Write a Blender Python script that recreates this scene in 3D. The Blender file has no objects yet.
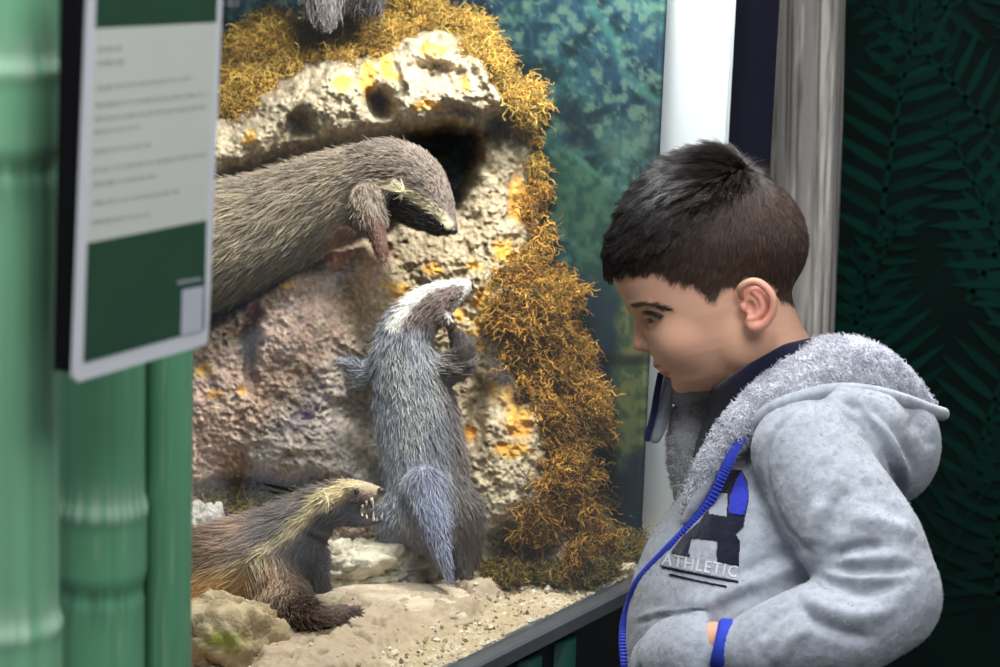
import bpy, math, random
import numpy as np
from mathutils import Vector, Matrix
from mathutils.bvhtree import BVHTree

random.seed(7)
RNG = np.random.default_rng(7)
SC = bpy.context.scene
COL = SC.collection

# ------------------------------------------------------------------ camera
F_PX, W_PX, H_PX = 2200.0, 1000.0, 667.0
PITCH, ROLL = math.radians(11.0), math.radians(2.0)
CAM_POS = np.array([0.0, 0.0, 1.40])
_fw = np.array([0, math.cos(PITCH), -math.sin(PITCH)])
_ri = np.array([1.0, 0, 0])
_up = np.array([0, math.sin(PITCH), math.cos(PITCH)])
CR = math.cos(ROLL) * _ri + math.sin(ROLL) * _up
CU = -math.sin(ROLL) * _ri + math.cos(ROLL) * _up
CF = _fw
CAM_R = np.stack([CR, CU, -CF], axis=1)            # columns: camera axes in world
CAM_M = Matrix([[*CAM_R[i], CAM_POS[i]] for i in range(3)] + [[0, 0, 0, 1]])

cam_data = bpy.data.cameras.new('camera')
cam_data.sensor_width = 36.0
cam_data.lens = 36.0 * F_PX / W_PX
cam_data.clip_start = 0.02
cam_data.dof.use_dof = True
cam_data.dof.focus_distance = 1.97
cam_data.dof.aperture_fstop = 8.5
cam = bpy.data.objects.new('camera', cam_data)
cam.matrix_world = CAM_M
COL.objects.link(cam)
SC.camera = cam

# ------------------------------------------------------------------ view, world and lamps
vs = SC.view_settings
vs.view_transform = 'Standard'
vs.look = 'None'
vs.gamma = 1.0
vs.use_curve_mapping = False
vs.exposure = 0.0
SC.display_settings.display_device = 'sRGB'

world = bpy.data.worlds.new('world')
SC.world = world
world.use_nodes = True
world.node_tree.nodes['Background'].inputs[0].default_value = (0.80, 0.90, 1.0, 1)
world.node_tree.nodes['Background'].inputs[1].default_value = 0.16


def area(name, loc, target, sx, sy, power, color=(1, 1, 1)):
    l = bpy.data.lights.new(name, 'AREA')
    l.shape = 'RECTANGLE'
    l.size, l.size_y = sx, sy
    l.energy = power
    l.color = color
    o = bpy.data.objects.new(name, l)
    COL.objects.link(o)
    o.location = loc
    d = Vector(target) - Vector(loc)
    o.rotation_euler = d.to_track_quat('-Z', 'Y').to_euler()
    return o


# lamp in the top of the display case, then an added panel light
area('case_lamp', (0.02, 1.97, 2.40), (0.03, 2.20, 0.95), 0.80, 0.24, 36.0, (1.0, 0.99, 0.98)).rotation_euler.rotate_axis('Z', 1.0)
area('case_lamp', (0.085, 2.07, 1.56), (0.20, 2.26, 0.90), 0.10, 0.05, 8.5, (1.0, 1.0, 1.0))  # unseen lamp, added to brighten the white end panel
# ceiling panel of the hall, then two added fill lamps
area('ceiling_lamp', (0.10, 0.95, 2.75), (0.22, 1.9, 0.9), 1.0, 0.6, 21.0, (0.94, 0.97, 1.0))
area('ceiling_lamp', (-0.85, 0.6, 2.70), (0.15, 1.9, 1.0), 0.8, 0.8, 11.0, (0.97, 1.0, 1.0))  # added soft fill for the far lapel and face front
area('ceiling_lamp', (0.60, -0.1, 2.70), (-0.25, 1.3, 1.1), 0.9, 0.9, 30.0, (0.96, 1.0, 0.98))  # unseen lamp added to brighten the placard and bamboo


def P(px, py, D):
    """world position of a photo pixel at a distance along the optical axis"""
    px, py, D = np.broadcast_arrays(np.asarray(px, float), np.asarray(py, float), np.asarray(D, float))
    c = np.stack([(px - 500.0) / F_PX * D, -(py - 333.5) / F_PX * D, -D], axis=-1)
    return c @ CAM_R.T + CAM_POS


def CL(px, py, D):
    """same in camera-aligned metric coordinates"""
    px, py, D = np.broadcast_arrays(np.asarray(px, float), np.asarray(py, float), np.asarray(D, float))
    return np.stack([(px - 500.0) / F_PX * D, -(py - 333.5) / F_PX * D, -D], axis=-1)


def to_world(c):
    return np.asarray(c) @ CAM_R.T + CAM_POS


def project(w):
    c = (np.asarray(w) - CAM_POS) @ CAM_R
    D = -c[..., 2]
    return c[..., 0] / D * F_PX + 500.0, -c[..., 1] / D * F_PX + 333.5, D


def on_z(px, py, z):
    a = P(px, py, 1.0) - CAM_POS
    t = (z - CAM_POS[2]) / a[..., 2]
    return CAM_POS + a * t[..., None]


# ------------------------------------------------------------------ colour and noise
def lin(r, g=None, b=None):
    c = np.array([r, g, b], float) / 255.0 if g is not None else np.asarray(r, float) / 255.0
    return np.where(c <= 0.04045, c / 12.92, ((c + 0.055) / 1.055) ** 2.4)


def _hash(ix, iy, iz):
    h = (ix.astype(np.uint32) * np.uint32(374761393) + iy.astype(np.uint32) * np.uint32(668265263)
         + iz.astype(np.uint32) * np.uint32(2147483647 - 58))
    h = (h ^ (h >> np.uint32(13))) * np.uint32(1274126177)
    h = h ^ (h >> np.uint32(16))
    return (h & np.uint32(0xFFFFFF)).astype(np.float32) / np.float32(0xFFFFFF)


def vnoise(p):
    """value noise, -1..1, p (...,3)"""
    p = np.asarray(p, np.float32)
    i = np.floor(p)
    f = p - i
    f = f * f * f * (f * (f * 6 - 15) + 10)
    i = i.astype(np.int64)
    x, y, z = i[..., 0], i[..., 1], i[..., 2]
    fx, fy, fz = f[..., 0], f[..., 1], f[..., 2]
    r = 0
    for dx in (0, 1):
        wx = fx if dx else 1 - fx
        for dy in (0, 1):
            wy = fy if dy else 1 - fy
            for dz in (0, 1):
                wz = fz if dz else 1 - fz
                r = r + wx * wy * wz * _hash(x + dx, y + dy, z + dz)
    return r * 2 - 1


def fbm(p, octaves=4, gain=0.5, lac=2.03):
    p = np.asarray(p, np.float32)
    a, s, t = 1.0, 0.0, 0.0
    for k in range(octaves):
        s = s + a * vnoise(p + np.float32(17.3 * k))
        t += a
        a *= gain
        p = p * np.float32(lac)
    return s / t


def sstep(a, b, x):
    t = np.clip((x - a) / (b - a), 0, 1)
    return t * t * (3 - 2 * t)


def poly_sd(x, y, poly):
    """signed distance to a polygon, negative inside"""
    poly = np.asarray(poly, float)
    d = np.full(x.shape, 1e18)
    inside = np.zeros(x.shape, bool)
    n = len(poly)
    for i in range(n):
        a, b = poly[i], poly[(i + 1) % n]
        e = b - a
        wx, wy = x - a[0], y - a[1]
        t = np.clip((wx * e[0] + wy * e[1]) / (e @ e + 1e-12), 0, 1)
        d = np.minimum(d, (wx - e[0] * t) ** 2 + (wy - e[1] * t) ** 2)
        c = (a[1] > y) != (b[1] > y)
        with np.errstate(divide='ignore', invalid='ignore'):
            xi = (b[0] - a[0]) * (y - a[1]) / (b[1] - a[1] + 1e-12) + a[0]
        inside ^= c & (x < xi)
    d = np.sqrt(d)
    return np.where(inside, -d, d)


def line_d(x, y, pts):
    """distance to an open polyline and the position 0..1 along it"""
    pts = np.asarray(pts, float)
    best = np.full(x.shape, 1e18)
    at = np.zeros(x.shape)
    n = len(pts) - 1
    for i in range(n):
        a, e = pts[i], pts[i + 1] - pts[i]
        t = np.clip(((x - a[0]) * e[0] + (y - a[1]) * e[1]) / (e @ e + 1e-12), 0, 1)
        d = (x - a[0] - e[0] * t) ** 2 + (y - a[1] - e[1] * t) ** 2
        m = d < best
        best = np.where(m, d, best)
        at = np.where(m, (i + t) / n, at)
    return np.sqrt(best), at


def smooth_path(pts, n):
    """Catmull-Rom through points (rows of any width)"""
    pts = np.asarray(pts, float)
    q = np.vstack([2 * pts[0] - pts[1], pts, 2 * pts[-1] - pts[-2]])
    out = []
    m = len(pts) - 1
    for u in np.linspace(0, m, n):
        i = min(int(u), m - 1)
        t = u - i
        a, b, c, d = q[i], q[i + 1], q[i + 2], q[i + 3]
        out.append(0.5 * (2 * b + (c - a) * t + (2 * a - 5 * b + 4 * c - d) * t * t + (3 * b - a - 3 * c + d) * t ** 3))
    return np.array(out)


# ------------------------------------------------------------------ materials
def mat(name, color=None, rough=0.6, spec=0.3, attr=None, noise=None, bump=None, metallic=0.0, sheen=0.0,
        bump_scale=None, coat=0.0):
    """principled material: flat colour or a colour attribute, with procedural mottling and bump"""
    m = bpy.data.materials.new(name)
    m.use_nodes = True
    nt = m.node_tree
    b = nt.nodes['Principled BSDF']
    b.inputs['Roughness'].default_value = rough
    b.inputs['Specular IOR Level'].default_value = spec
    b.inputs['Metallic'].default_value = metallic
    b.inputs['Sheen Weight'].default_value = sheen
    b.inputs['Coat Weight'].default_value = coat
    tc = nt.nodes.new('ShaderNodeTexCoord')
    src = None
    if attr:
        a = nt.nodes.new('ShaderNodeAttribute')
        a.attribute_name = attr
        src = a.outputs['Color']
    elif color is not None:
        r = nt.nodes.new('ShaderNodeRGB')
        r.outputs[0].default_value = (*color, 1)
        src = r.outputs[0]
    if noise:
        scale, amount = noise[0], noise[1]
        n = nt.nodes.new('ShaderNodeTexNoise')
        n.inputs['Scale'].default_value = scale
        n.inputs['Detail'].default_value = 4
        if len(noise) > 2:
            mp = nt.nodes.new('ShaderNodeMapping')
            mp.inputs['Scale'].default_value = noise[2]
            nt.links.new(tc.outputs['Object'], mp.inputs['Vector'])
            nt.links.new(mp.outputs[0], n.inputs['Vector'])
        else:
            nt.links.new(tc.outputs['Object'], n.inputs['Vector'])
        mr = nt.nodes.new('ShaderNodeMapRange')
        mr.inputs['From Min'].default_value = 0.25
        mr.inputs['From Max'].default_value = 0.75
        mr.inputs['To Min'].default_value = 1 - amount
        mr.inputs['To Max'].default_value = 1 + amount
        nt.links.new(n.outputs[0], mr.inputs['Value'])
        mul = nt.nodes.new('ShaderNodeMix')
        mul.data_type = 'RGBA'
        mul.blend_type = 'MULTIPLY'
        mul.inputs[0].default_value = 1
        nt.links.new(src, mul.inputs[6])
        nt.links.new(mr.outputs[0], mul.inputs[7])
        src = mul.outputs[2]
    if src is not None:
        nt.links.new(src, b.inputs['Base Color'])
    if bump:
        n2 = nt.nodes.new('ShaderNodeTexNoise')
        n2.inputs['Scale'].default_value = bump[0]
        n2.inputs['Detail'].default_value = 5
        nt.links.new(tc.outputs['Object'], n2.inputs['Vector'])
        bp = nt.nodes.new('ShaderNodeBump')
        bp.inputs['Strength'].default_value = bump[1]
        bp.inputs['Distance'].default_value = bump[2] if len(bump) > 2 else 0.002
        nt.links.new(n2.outputs[0], bp.inputs['Height'])
        nt.links.new(bp.outputs[0], b.inputs['Normal'])
    return m


# ------------------------------------------------------------------ objects
def tag(o, label=None, cat=None, group=None, kind=None):
    if label: o['label'] = label
    if cat: o['category'] = cat
    if group: o['group'] = group
    if kind: o['kind'] = kind
    return o


def empty(name, loc, label=None, cat=None, group=None):
    o = bpy.data.objects.new(name, None)
    o.empty_display_size = 0.05
    COL.objects.link(o)
    o.location = [float(v) for v in loc]
    bpy.context.view_layer.update()
    return tag(o, label, cat, group)


def mesh_obj(name, V, Fc, material, parent=None, col=None, smooth=True, origin=None):
    """one mesh object from world-space vertices; Fc: (n,3)/(n,4) array or list of index lists"""
    V = np.asarray(V, float)
    if parent is not None:
        origin = np.array(parent.matrix_world.translation)
    elif origin is None:
        lo, hi = V.min(0), V.max(0)
        origin = np.array([(lo[0] + hi[0]) / 2, (lo[1] + hi[1]) / 2, lo[2]])
    me = bpy.data.meshes.new(name)
    L = V - origin
    if isinstance(Fc, np.ndarray):
        n, k = Fc.shape
        me.vertices.add(len(L))
        me.vertices.foreach_set('co', L.astype(np.float32).ravel())
        me.loops.add(n * k)
        me.loops.foreach_set('vertex_index', Fc.astype(np.int32).ravel())
        me.polygons.add(n)
        me.polygons.foreach_set('loop_start', np.arange(0, n * k, k, dtype=np.int32))
        me.update(calc_edges=True)
        me.validate()
    else:
        me.from_pydata(L.tolist(), [], [list(map(int, f)) for f in Fc])
        me.update()
    if col is not None:
        a = me.attributes.new('Col', 'FLOAT_COLOR', 'POINT')
        c = np.ones((len(V), 4), np.float32)
        c[:, :3] = col
        a.data.foreach_set('color', c.ravel())
    me.polygons.foreach_set('use_smooth', np.full(len(me.polygons), smooth))
    o = bpy.data.objects.new(name, me)
    if material: me.materials.append(material)
    COL.objects.link(o)
    if parent is not None:
        o.parent = parent
        bpy.context.view_layer.update()
    else:
        o.matrix_world = Matrix.Translation(Vector(origin))
    return o


def curves_obj(name, pts, radius, material, parent=None, col=None):
    """strand object; pts (N,k,3) world, radius (N,k) or scalar, col (N,3)"""
    pts = np.asarray(pts, float)
    N, k, _ = pts.shape
    origin = np.array(parent.matrix_world.translation) if parent is not None else pts[:, 0].mean(0)
    hc = bpy.data.hair_curves.new(name)
    hc.add_curves([k] * N)
    hc.attributes['position'].data.foreach_set('vector', (pts - origin).astype(np.float32).ravel())
    ra = hc.attributes.get('radius') or hc.attributes.new('radius', 'FLOAT', 'POINT')
    ra.data.foreach_set('value', np.broadcast_to(np.asarray(radius, np.float32), (N, k)).ravel().astype(np.float32))
    if col is not None:
        a = hc.attributes.new('Col', 'FLOAT_COLOR', 'POINT')
        c = np.ones((N, k, 4), np.float32)
        c[..., :3] = np.asarray(col)[:, None, :] if np.ndim(col) == 2 else col
        a.data.foreach_set('color', c.ravel())
    hc.materials.append(material)
    o = bpy.data.objects.new(name, hc)
    COL.objects.link(o)
    if parent is not None:
        o.parent = parent
    else:
        o.location = origin
    return o


def grid_faces(nu, nv):
    i = np.arange(nu * nv).reshape(nu, nv)
    return np.stack([i[:-1, :-1], i[1:, :-1], i[1:, 1:], i[:-1, 1:]], -1).reshape(-1, 4)


def loft(rings, closed=True, caps=True):
    """rings (m,n,3) -> vertices, list of faces"""
    rings = np.asarray(rings)
    m, n, _ = rings.shape
    V = rings.reshape(-1, 3)
    Fc = []
    for i in range(m - 1):
        for j in range(n if closed else n - 1):
            a, b = i * n + j, i * n + (j + 1) % n
            Fc.append([a, b, b + n, a + n])
    if caps and closed:
        Fc.append(list(range(n))[::-1])
        Fc.append(list(range((m - 1) * n, m * n)))
    return V, Fc


def tube_rings(path, rad, n=12, ref=(0, 0, 1)):
    """circular rings along a path (m,3)"""
    path = np.asarray(path, float)
    rad = np.broadcast_to(np.asarray(rad, float), (len(path),))
    t = np.gradient(path, axis=0)
    t /= np.linalg.norm(t, axis=1)[:, None] + 1e-12
    u = np.cross(t, np.asarray(ref, float))
    u /= np.linalg.norm(u, axis=1)[:, None] + 1e-12
    v = np.cross(u, t)
    a = np.linspace(0, 2 * math.pi, n, endpoint=False)
    return path[:, None] + rad[:, None, None] * (np.cos(a)[None, :, None] * u[:, None] + np.sin(a)[None, :, None] * v[:, None])


def box_vf(c, ax, ay, az, hx, hy, hz, bev=0.0):
    """bevelled box with axes; returns V,F"""
    c = np.asarray(c, float)
    A = np.stack([ax, ay, az]).astype(float)
    H = np.array([hx, hy, hz])
    b = min(bev, 0.45 * H.min())
    V, Fc = [], []
    idx = {}
    for sx in (-1, 1):
        for sy in (-1, 1):
            for sz in (-1, 1):
                s = np.array([sx, sy, sz])
                for k in range(3):
                    o = H - b
                    o = o.copy(); o[k] = H[k]
                    idx[(sx, sy, sz, k)] = len(V)
                    V.append(c + (s * o) @ A)
    for k in range(3):
        i, j = [(1, 2), (2, 0), (0, 1)][k]
        for s in (-1, 1):
            q = []
            for (p, r) in ((-1, -1), (1, -1), (1, 1), (-1, 1)):
                t = [0, 0, 0]; t[k] = s; t[i] = p; t[j] = r
                q.append(idx[(*t, k)])
            Fc.append(q if s > 0 else q[::-1])
    if b > 0:
        for k in range(3):                      # edges parallel to axis k
            i, j = [(1, 2), (2, 0), (0, 1)][k]
            for p in (-1, 1):
                for r in (-1, 1):
                    t0 = [0, 0, 0]; t0[k] = -1; t0[i] = p; t0[j] = r
                    t1 = list(t0); t1[k] = 1
                    q = [idx[(*t0, i)], idx[(*t1, i)], idx[(*t1, j)], idx[(*t0, j)]]
                    Fc.append(q if p * r < 0 else q[::-1])
        for s in [(x, y, z) for x in (-1, 1) for y in (-1, 1) for z in (-1, 1)]:
            q = [idx[(*s, 0)], idx[(*s, 1)], idx[(*s, 2)]]
            Fc.append(q if s[0] * s[1] * s[2] > 0 else q[::-1])
    return np.array(V), Fc


def join_vf(parts):
    V, Fc, o = [], [], 0
    for v, f in parts:
        v = np.asarray(v)
        V.append(v)
        Fc += [[int(i) + o for i in q] for q in f]
        o += len(v)
    return np.vstack(V), Fc


# ------------------------------------------------------------------ implicit surfaces
def smin(a, b, k):
    if k <= 0: return np.minimum(a, b)
    h = np.maximum(k - np.abs(a - b), 0) / k
    return np.minimum(a, b) - h * h * k * 0.25


def smax(a, b, k):
    return -smin(-a, -b, k)


def chain(pts, rad, fl=1.0, k=0.0):
    """polyline of round cones; fl stretches along the third axis"""
    pts = np.asarray(pts, np.float32).copy()
    rad = np.broadcast_to(np.asarray(rad, np.float32), (len(pts),)).copy()
    fl = float(fl)

    def f(p):
        q = p.astype(np.float32).copy()
        a = pts.copy()
        if fl != 1.0:
            q[:, 2] /= fl
            a[:, 2] /= fl
        d = None
        for i in range(max(1, len(a) - 1)):
            if len(a) == 1:
                v = np.linalg.norm(q - a[0], axis=1) - rad[0]
            else:
                e = a[i + 1] - a[i]
                w = q - a[i]
                t = np.clip(w @ e / (e @ e + 1e-12), 0, 1)
                v = np.linalg.norm(w - t[:, None] * e, axis=1) - (rad[i] + (rad[i + 1] - rad[i]) * t)
            d = v if d is None else smin(d, v, k)
        return d
    return f


def ellipsoid(c, r, axes=None):
    c, r = np.asarray(c, np.float32), np.asarray(r, np.float32)
    A = None if axes is None else np.asarray(axes, np.float32)

    def f(p):
        q = p - c
        if A is not None: q = q @ A.T
        k0 = np.linalg.norm(q / r, axis=1)
        k1 = np.linalg.norm(q / (r * r), axis=1) + 1e-9
        return k0 * (k0 - 1) / k1
    return f


def blend(*terms):
    """terms: (fn, k) unions, (fn, k, 'sub') cuts"""
    def f(p):
        d = None
        for t in terms:
            v = t[0](p)
            if d is None: d = v
            elif len(t) > 2 and t[2] == 'sub': d = smax(d, -v, t[1])
            elif len(t) > 2 and t[2] == 'int': d = smax(d, v, t[1])
            else: d = smin(d, v, t[1])
        return d
    return f


def surface_nets(fn, lo, hi, h, B=6, margin=1.6):
    lo, hi = np.asarray(lo, float), np.asarray(hi, float)
    nb = np.ceil((hi - lo) / (h * B)).astype(int)
    n = nb * B + 1
    bx = np.stack(np.meshgrid(*[np.arange(k) for k in nb], indexing='ij'), -1).reshape(-1, 3)
    cen = lo + (bx * B + B / 2) * h
    dc = fn(cen.astype(np.float32))
    act = np.abs(dc) < margin * h * B * 0.87
    Fv = np.zeros(n, np.float32)
    big = np.repeat(np.repeat(np.repeat(dc.reshape(nb), B, 0), B, 1), B, 2)
    Fv[:-1, :-1, :-1] = big
    Fv[-1] = 1; Fv[:, -1] = 1; Fv[:, :, -1] = 1
    off = np.stack(np.meshgrid(*[np.arange(B + 1)] * 3, indexing='ij'), -1).reshape(-1, 3)
    ab = bx[act]
    for s in range(0, len(ab), 3000):
        ids = (ab[s:s + 3000, None, :] * B + off[None]).reshape(-1, 3)
        v = fn((lo + ids * h).astype(np.float32))
        Fv[ids[:, 0], ids[:, 1], ids[:, 2]] = v
    ins = Fv < 0
    c = [ins[i:n[0] - 1 + i, j:n[1] - 1 + j, k:n[2] - 1 + k] for i in (0, 1) for j in (0, 1) for k in (0, 1)]
    s = sum(x.astype(np.int8) for x in c)
    cell = np.argwhere((s > 0) & (s < 8))
    idx = -np.ones(tuple(n - 1), np.int64)
    idx[cell[:, 0], cell[:, 1], cell[:, 2]] = np.arange(len(cell))
    acc = np.zeros((len(cell), 3)); cnt = np.zeros(len(cell))
    cor = [(i, j, k) for i in (0, 1) for j in (0, 1) for k in (0, 1)]
    val = {q: Fv[cell[:, 0] + q[0], cell[:, 1] + q[1], cell[:, 2] + q[2]] for q in cor}
    for a in cor:
        for ax in range(3):
            if a[ax]: continue
            b = list(a); b[ax] = 1; b = tuple(b)
            va, vb = val[a], val[b]
            m = (va < 0) != (vb < 0)
            t = np.where(m, va / np.where(m, va - vb, 1), 0)
            pt = np.array(a, float) + np.zeros((len(cell), 1))
            pt[:, ax] += t
            acc[m] += pt[m]; cnt[m] += 1
    V = lo + (cell + acc / cnt[:, None]) * h
    quads = []
    for ax in range(3):
        u, w = (ax + 1) % 3, (ax + 2) % 3
        sl0 = [slice(1, -1)] * 3; sl1 = [slice(1, -1)] * 3
        sl0[ax] = slice(0, n[ax] - 1); sl1[ax] = slice(1, n[ax])
        A, Bv = ins[tuple(sl0)], ins[tuple(sl1)]
        e = np.argwhere(A != Bv)
        flip = A[e[:, 0], e[:, 1], e[:, 2]]
        g = e.copy()
        g[:, u] += 1; g[:, w] += 1
        q = []
        for (du, dw) in ((-1, -1), (0, -1), (0, 0), (-1, 0)):
            r = g.copy(); r[:, u] += du; r[:, w] += dw
            q.append(idx[r[:, 0], r[:, 1], r[:, 2]])
        q = np.stack(q, 1)
        q[~flip] = q[~flip][:, ::-1]
        quads.append(q)
    Q = np.vstack(quads)
    Q = Q[(Q >= 0).all(1)]
    return V, Q


def vnormals(V, Q):
    fn_ = np.cross(V[Q[:, 2]] - V[Q[:, 0]], V[Q[:, 3 if Q.shape[1] > 3 else 1]] - V[Q[:, 1 if Q.shape[1] > 3 else 0]])
    N = np.zeros_like(V)
    for k in range(Q.shape[1]): np.add.at(N, Q[:, k], fn_)
    return N / (np.linalg.norm(N, axis=1)[:, None] + 1e-15)


def relax(V, Q, it=1, lam=0.5):
    for _ in range(it):
        s = np.zeros_like(V); c = np.zeros(len(V))
        for a, b in ((0, 1), (1, 2), (2, 3), (3, 0)):
            np.add.at(s, Q[:, a], V[Q[:, b]]); np.add.at(c, Q[:, a], 1)
            np.add.at(s, Q[:, b], V[Q[:, a]]); np.add.at(c, Q[:, b], 1)
        V = V + lam * (s / np.maximum(c, 1)[:, None] - V)
    return V


def scatter(V, Q, n, weight=None):
    """n random points on a quad mesh: position, normal, nearest-vertex index"""
    a = np.linalg.norm(np.cross(V[Q[:, 2]] - V[Q[:, 0]], V[Q[:, 3]] - V[Q[:, 1]]), axis=1) * 0.5
    if weight is not None: a = a * weight[Q].mean(1)
    f = RNG.choice(len(Q), n, p=a / a.sum())
    u, v = RNG.random((2, n))
    q = Q[f]
    w = np.stack([(1 - u) * (1 - v), u * (1 - v), u * v, (1 - u) * v], 1)
    p = (V[q] * w[..., None]).sum(1)
    Nn = vnormals(V, Q)
    nn = (Nn[q] * w[..., None]).sum(1)
    nn /= np.linalg.norm(nn, axis=1)[:, None] + 1e-12
    return p, nn, q[np.arange(n), w.argmax(1)]


def unit(v):
    return v / (np.linalg.norm(v, axis=-1, keepdims=True) + 1e-12)


def strands(p, nrm, flow, length, lift, k=5, curl=0.0, jitter=0.25, droop=None):
    """points (N,k,3): leave along lift*normal, lean into the flow"""
    N = len(p)
    flow = flow - (flow * nrm).sum(1)[:, None] * nrm
    flow = unit(unit(flow) + jitter * RNG.normal(size=(N, 3)))
    length = np.broadcast_to(length, (N,))
    lift = np.broadcast_to(lift, (N,))
    out = np.empty((N, k, 3))
    pos = p.copy()
    out[:, 0] = pos
    for i in range(1, k):
        t = i / (k - 1)
        d = flow * (1 - lift * (1 - t))[:, None] + nrm * (lift * (1 - 0.8 * t))[:, None]
        if curl: d = d + curl * RNG.normal(size=(N, 3))
        if droop is not None: d = d + np.array([0, 0, -droop]) * t
        pos = pos + unit(d) * (length / (k - 1))[:, None]
        out[:, i] = pos
    return out
# ================================================================== hall shell
Z_SILL = 0.75
GA = on_z(np.array([455.0, 640.0]), np.array([667.0, 575.0]), Z_SILL)     # two points of the sill line
G0 = GA[0]
GD = unit((GA[1] - GA[0]) * np.array([1, 1, 0]))                            # along the glass, away from the camera
GN = np.array([GD[1], -GD[0], 0.0])                                         # towards the visitors
UP = np.array([0, 0, 1.0])


def glass_t(px, py=300.0):
    r = P(px, py, 1.0) - CAM_POS
    D = ((G0 - CAM_POS) @ GN) / (r @ GN)
    return ((CAM_POS + r * D) - G0) @ GD


T_LEFT, T_RIGHT = glass_t(176.0), glass_t(721.0)

M_floor = mat('hall_floor', lin(70, 70, 72), 0.5, 0.3, noise=(6, 0.2))
M_ceil = mat('hall_ceiling', lin(120, 122, 120), 0.9, 0.1, noise=(8, 0.06))


def slab(name, lo, hi, m, kind='structure', parent=None, bev=0.0):
    lo, hi = np.array(lo, float), np.array(hi, float)
    V, Fc = box_vf((lo + hi) / 2, (1, 0, 0), (0, 1, 0), (0, 0, 1), *((hi - lo) / 2), bev)
    o = mesh_obj(name, V, Fc, m, parent, smooth=False)
    if kind: o['kind'] = kind
    return o


slab('floor', (-2.0, -1.0, -0.05), (2.2, 3.6, 0.0), M_floor)
slab('ceiling', (-2.0, -1.0, 3.0), (2.2, 3.6, 3.05), M_ceil)

# ---- fern wall: dark green hanging printed with fern fronds
FW_D = 3.15
M_fern_wall = mat('fern_wall_ground', lin(4, 26, 21), 0.75, 0.15, noise=(9, 0.55))
fw0 = P(760, 333, FW_D); fw1 = P(1120, 333, FW_D)
FY = float((fw0[1] + fw1[1]) / 2)
slab('wall_right', (fw0[0] - 0.25, FY, 0.0), (fw1[0] + 0.3, FY + 0.06, 3.0), M_fern_wall)
M_frond = mat('fern_print', rough=0.75, spec=0.15, attr='Col')


def frond(x, z, ang, length, width, shade, n=11):
    """flat print of a fern frond: rib and paired leaflets in the plane of the wall"""
    parts, cols = [], []
    pts = []
    a = ang
    bend = RNG.uniform(-0.5, 0.5)
    p = np.array([x, z], float)
    for i in range(n + 1):
        pts.append(p.copy())
        p = p + np.array([math.sin(a), math.cos(a)]) * length / n
        a += bend / n
    pts = np.array(pts)
    V, Fc = [], []

    def add(poly, c):
        o = len(V)
        V.extend(poly)
        Fc.append(list(range(o, o + len(poly))))
        cols.extend([c] * len(poly))
    for i in range(n):
        t = i / n
        d = unit(pts[i + 1] - pts[i]); nrm = np.array([d[1], -d[0]])
        w = 0.004 * (1 - 0.7 * t)
        add([pts[i] - nrm * w, pts[i] + nrm * w, pts[i + 1] + nrm * w, pts[i + 1] - nrm * w], shade)
        L = width * (math.sin(math.pi * min(1, 0.18 + 0.82 * t) ** 0.8) * 0.9 + 0.1)
        for s in (-1, 1):
            ld = unit(nrm * s + d * 0.45)
            ln = np.array([ld[1], -ld[0]])
            hw = length / n * 0.25
            b = pts[i] + (pts[i + 1] - pts[i]) * 0.5
            q = [b - ln * hw * .5, b + ld * L * .35 - ln * hw, b + ld * L * .75 - ln * hw * .6, b + ld * L,
                 b + ld * L * .75 + ln * hw * .6, b + ld * L * .35 + ln * hw, b + ln * hw * .5]
            add(q if s < 0 else q[::-1], np.array(shade) * RNG.uniform(.75, 1.15))
    V = np.array(V)
    return V, Fc, np.array(cols)


fV, fF, fC, fo = [], [], [], 0
FRONDS = [(875, 245, 0.05, 250, 70, 1.0), (965, 300, 0.5, 230, 70, .9), (905, 20, 1.1, 230, 60, .8), (985, 130, -.7, 200, 60, .8),
          (900, 460, -0.25, 220, 80, .9), (975, 500, 0.15, 240, 75, .8), (1040, 330, -.5, 240, 70, .9),
          (845, 380, 0.1, 180, 55, .8), (930, 640, 0.25, 220, 80, .55), (1010, 620, -.15, 220, 80, .55), (870, 640, -.4, 200, 70, .5),
          (1060, 90, -.3, 220, 70, .8)]
for i, (fx, fy, an, ln_, wd, sh) in enumerate(FRONDS):
    w = P(fx, fy + 0.0, FW_D)
    s = FW_D / F_PX
    c = lin(4, 54, 44) * sh
    v2, f2, c2 = frond(w[0], w[2], an, ln_ * s, wd * s, c)
    v3 = np.stack([v2[:, 0], np.full(len(v2), FY - 0.0012 - 0.0003 * i), v2[:, 1]], 1)
    fV.append(v3); fF += [[a + fo for a in q] for q in f2]; fC.append(c2); fo += len(v3)
wall_right = bpy.data.objects['wall_right']
bpy.context.view_layer.update()
o = mesh_obj('fern_print', np.vstack(fV), fF, M_frond, wall_right, col=np.vstack(fC), smooth=False)

# ================================================================== display case
case = empty('display_case', (*(G0 + GD * 0.1)[:2], 0.0),
             'built-in glass display case with painted mountain mural and grey metal sill', 'display case')
M_sill = mat('sill_metal', lin(125, 128, 134), 0.35, 0.5, metallic=0.6, noise=(40, 0.1))
M_base = mat('case_base', lin(7, 12, 12), 0.45, 0.3, noise=(9, 0.5, (6, 6, 0.4)))
M_dark = mat('dark_frame', lin(23, 23, 40), 0.5, 0.3, noise=(20, 0.15))
M_black = mat('black_post', lin(9, 8, 10), 0.6, 0.2, noise=(20, 0.2))
M_white = mat('white_panel', lin(246, 247, 250), 0.6, 0.2, noise=(15, 0.015))
M_steel = mat('clip_steel', lin(150, 155, 160), 0.3, 0.5, metallic=0.8)


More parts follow.
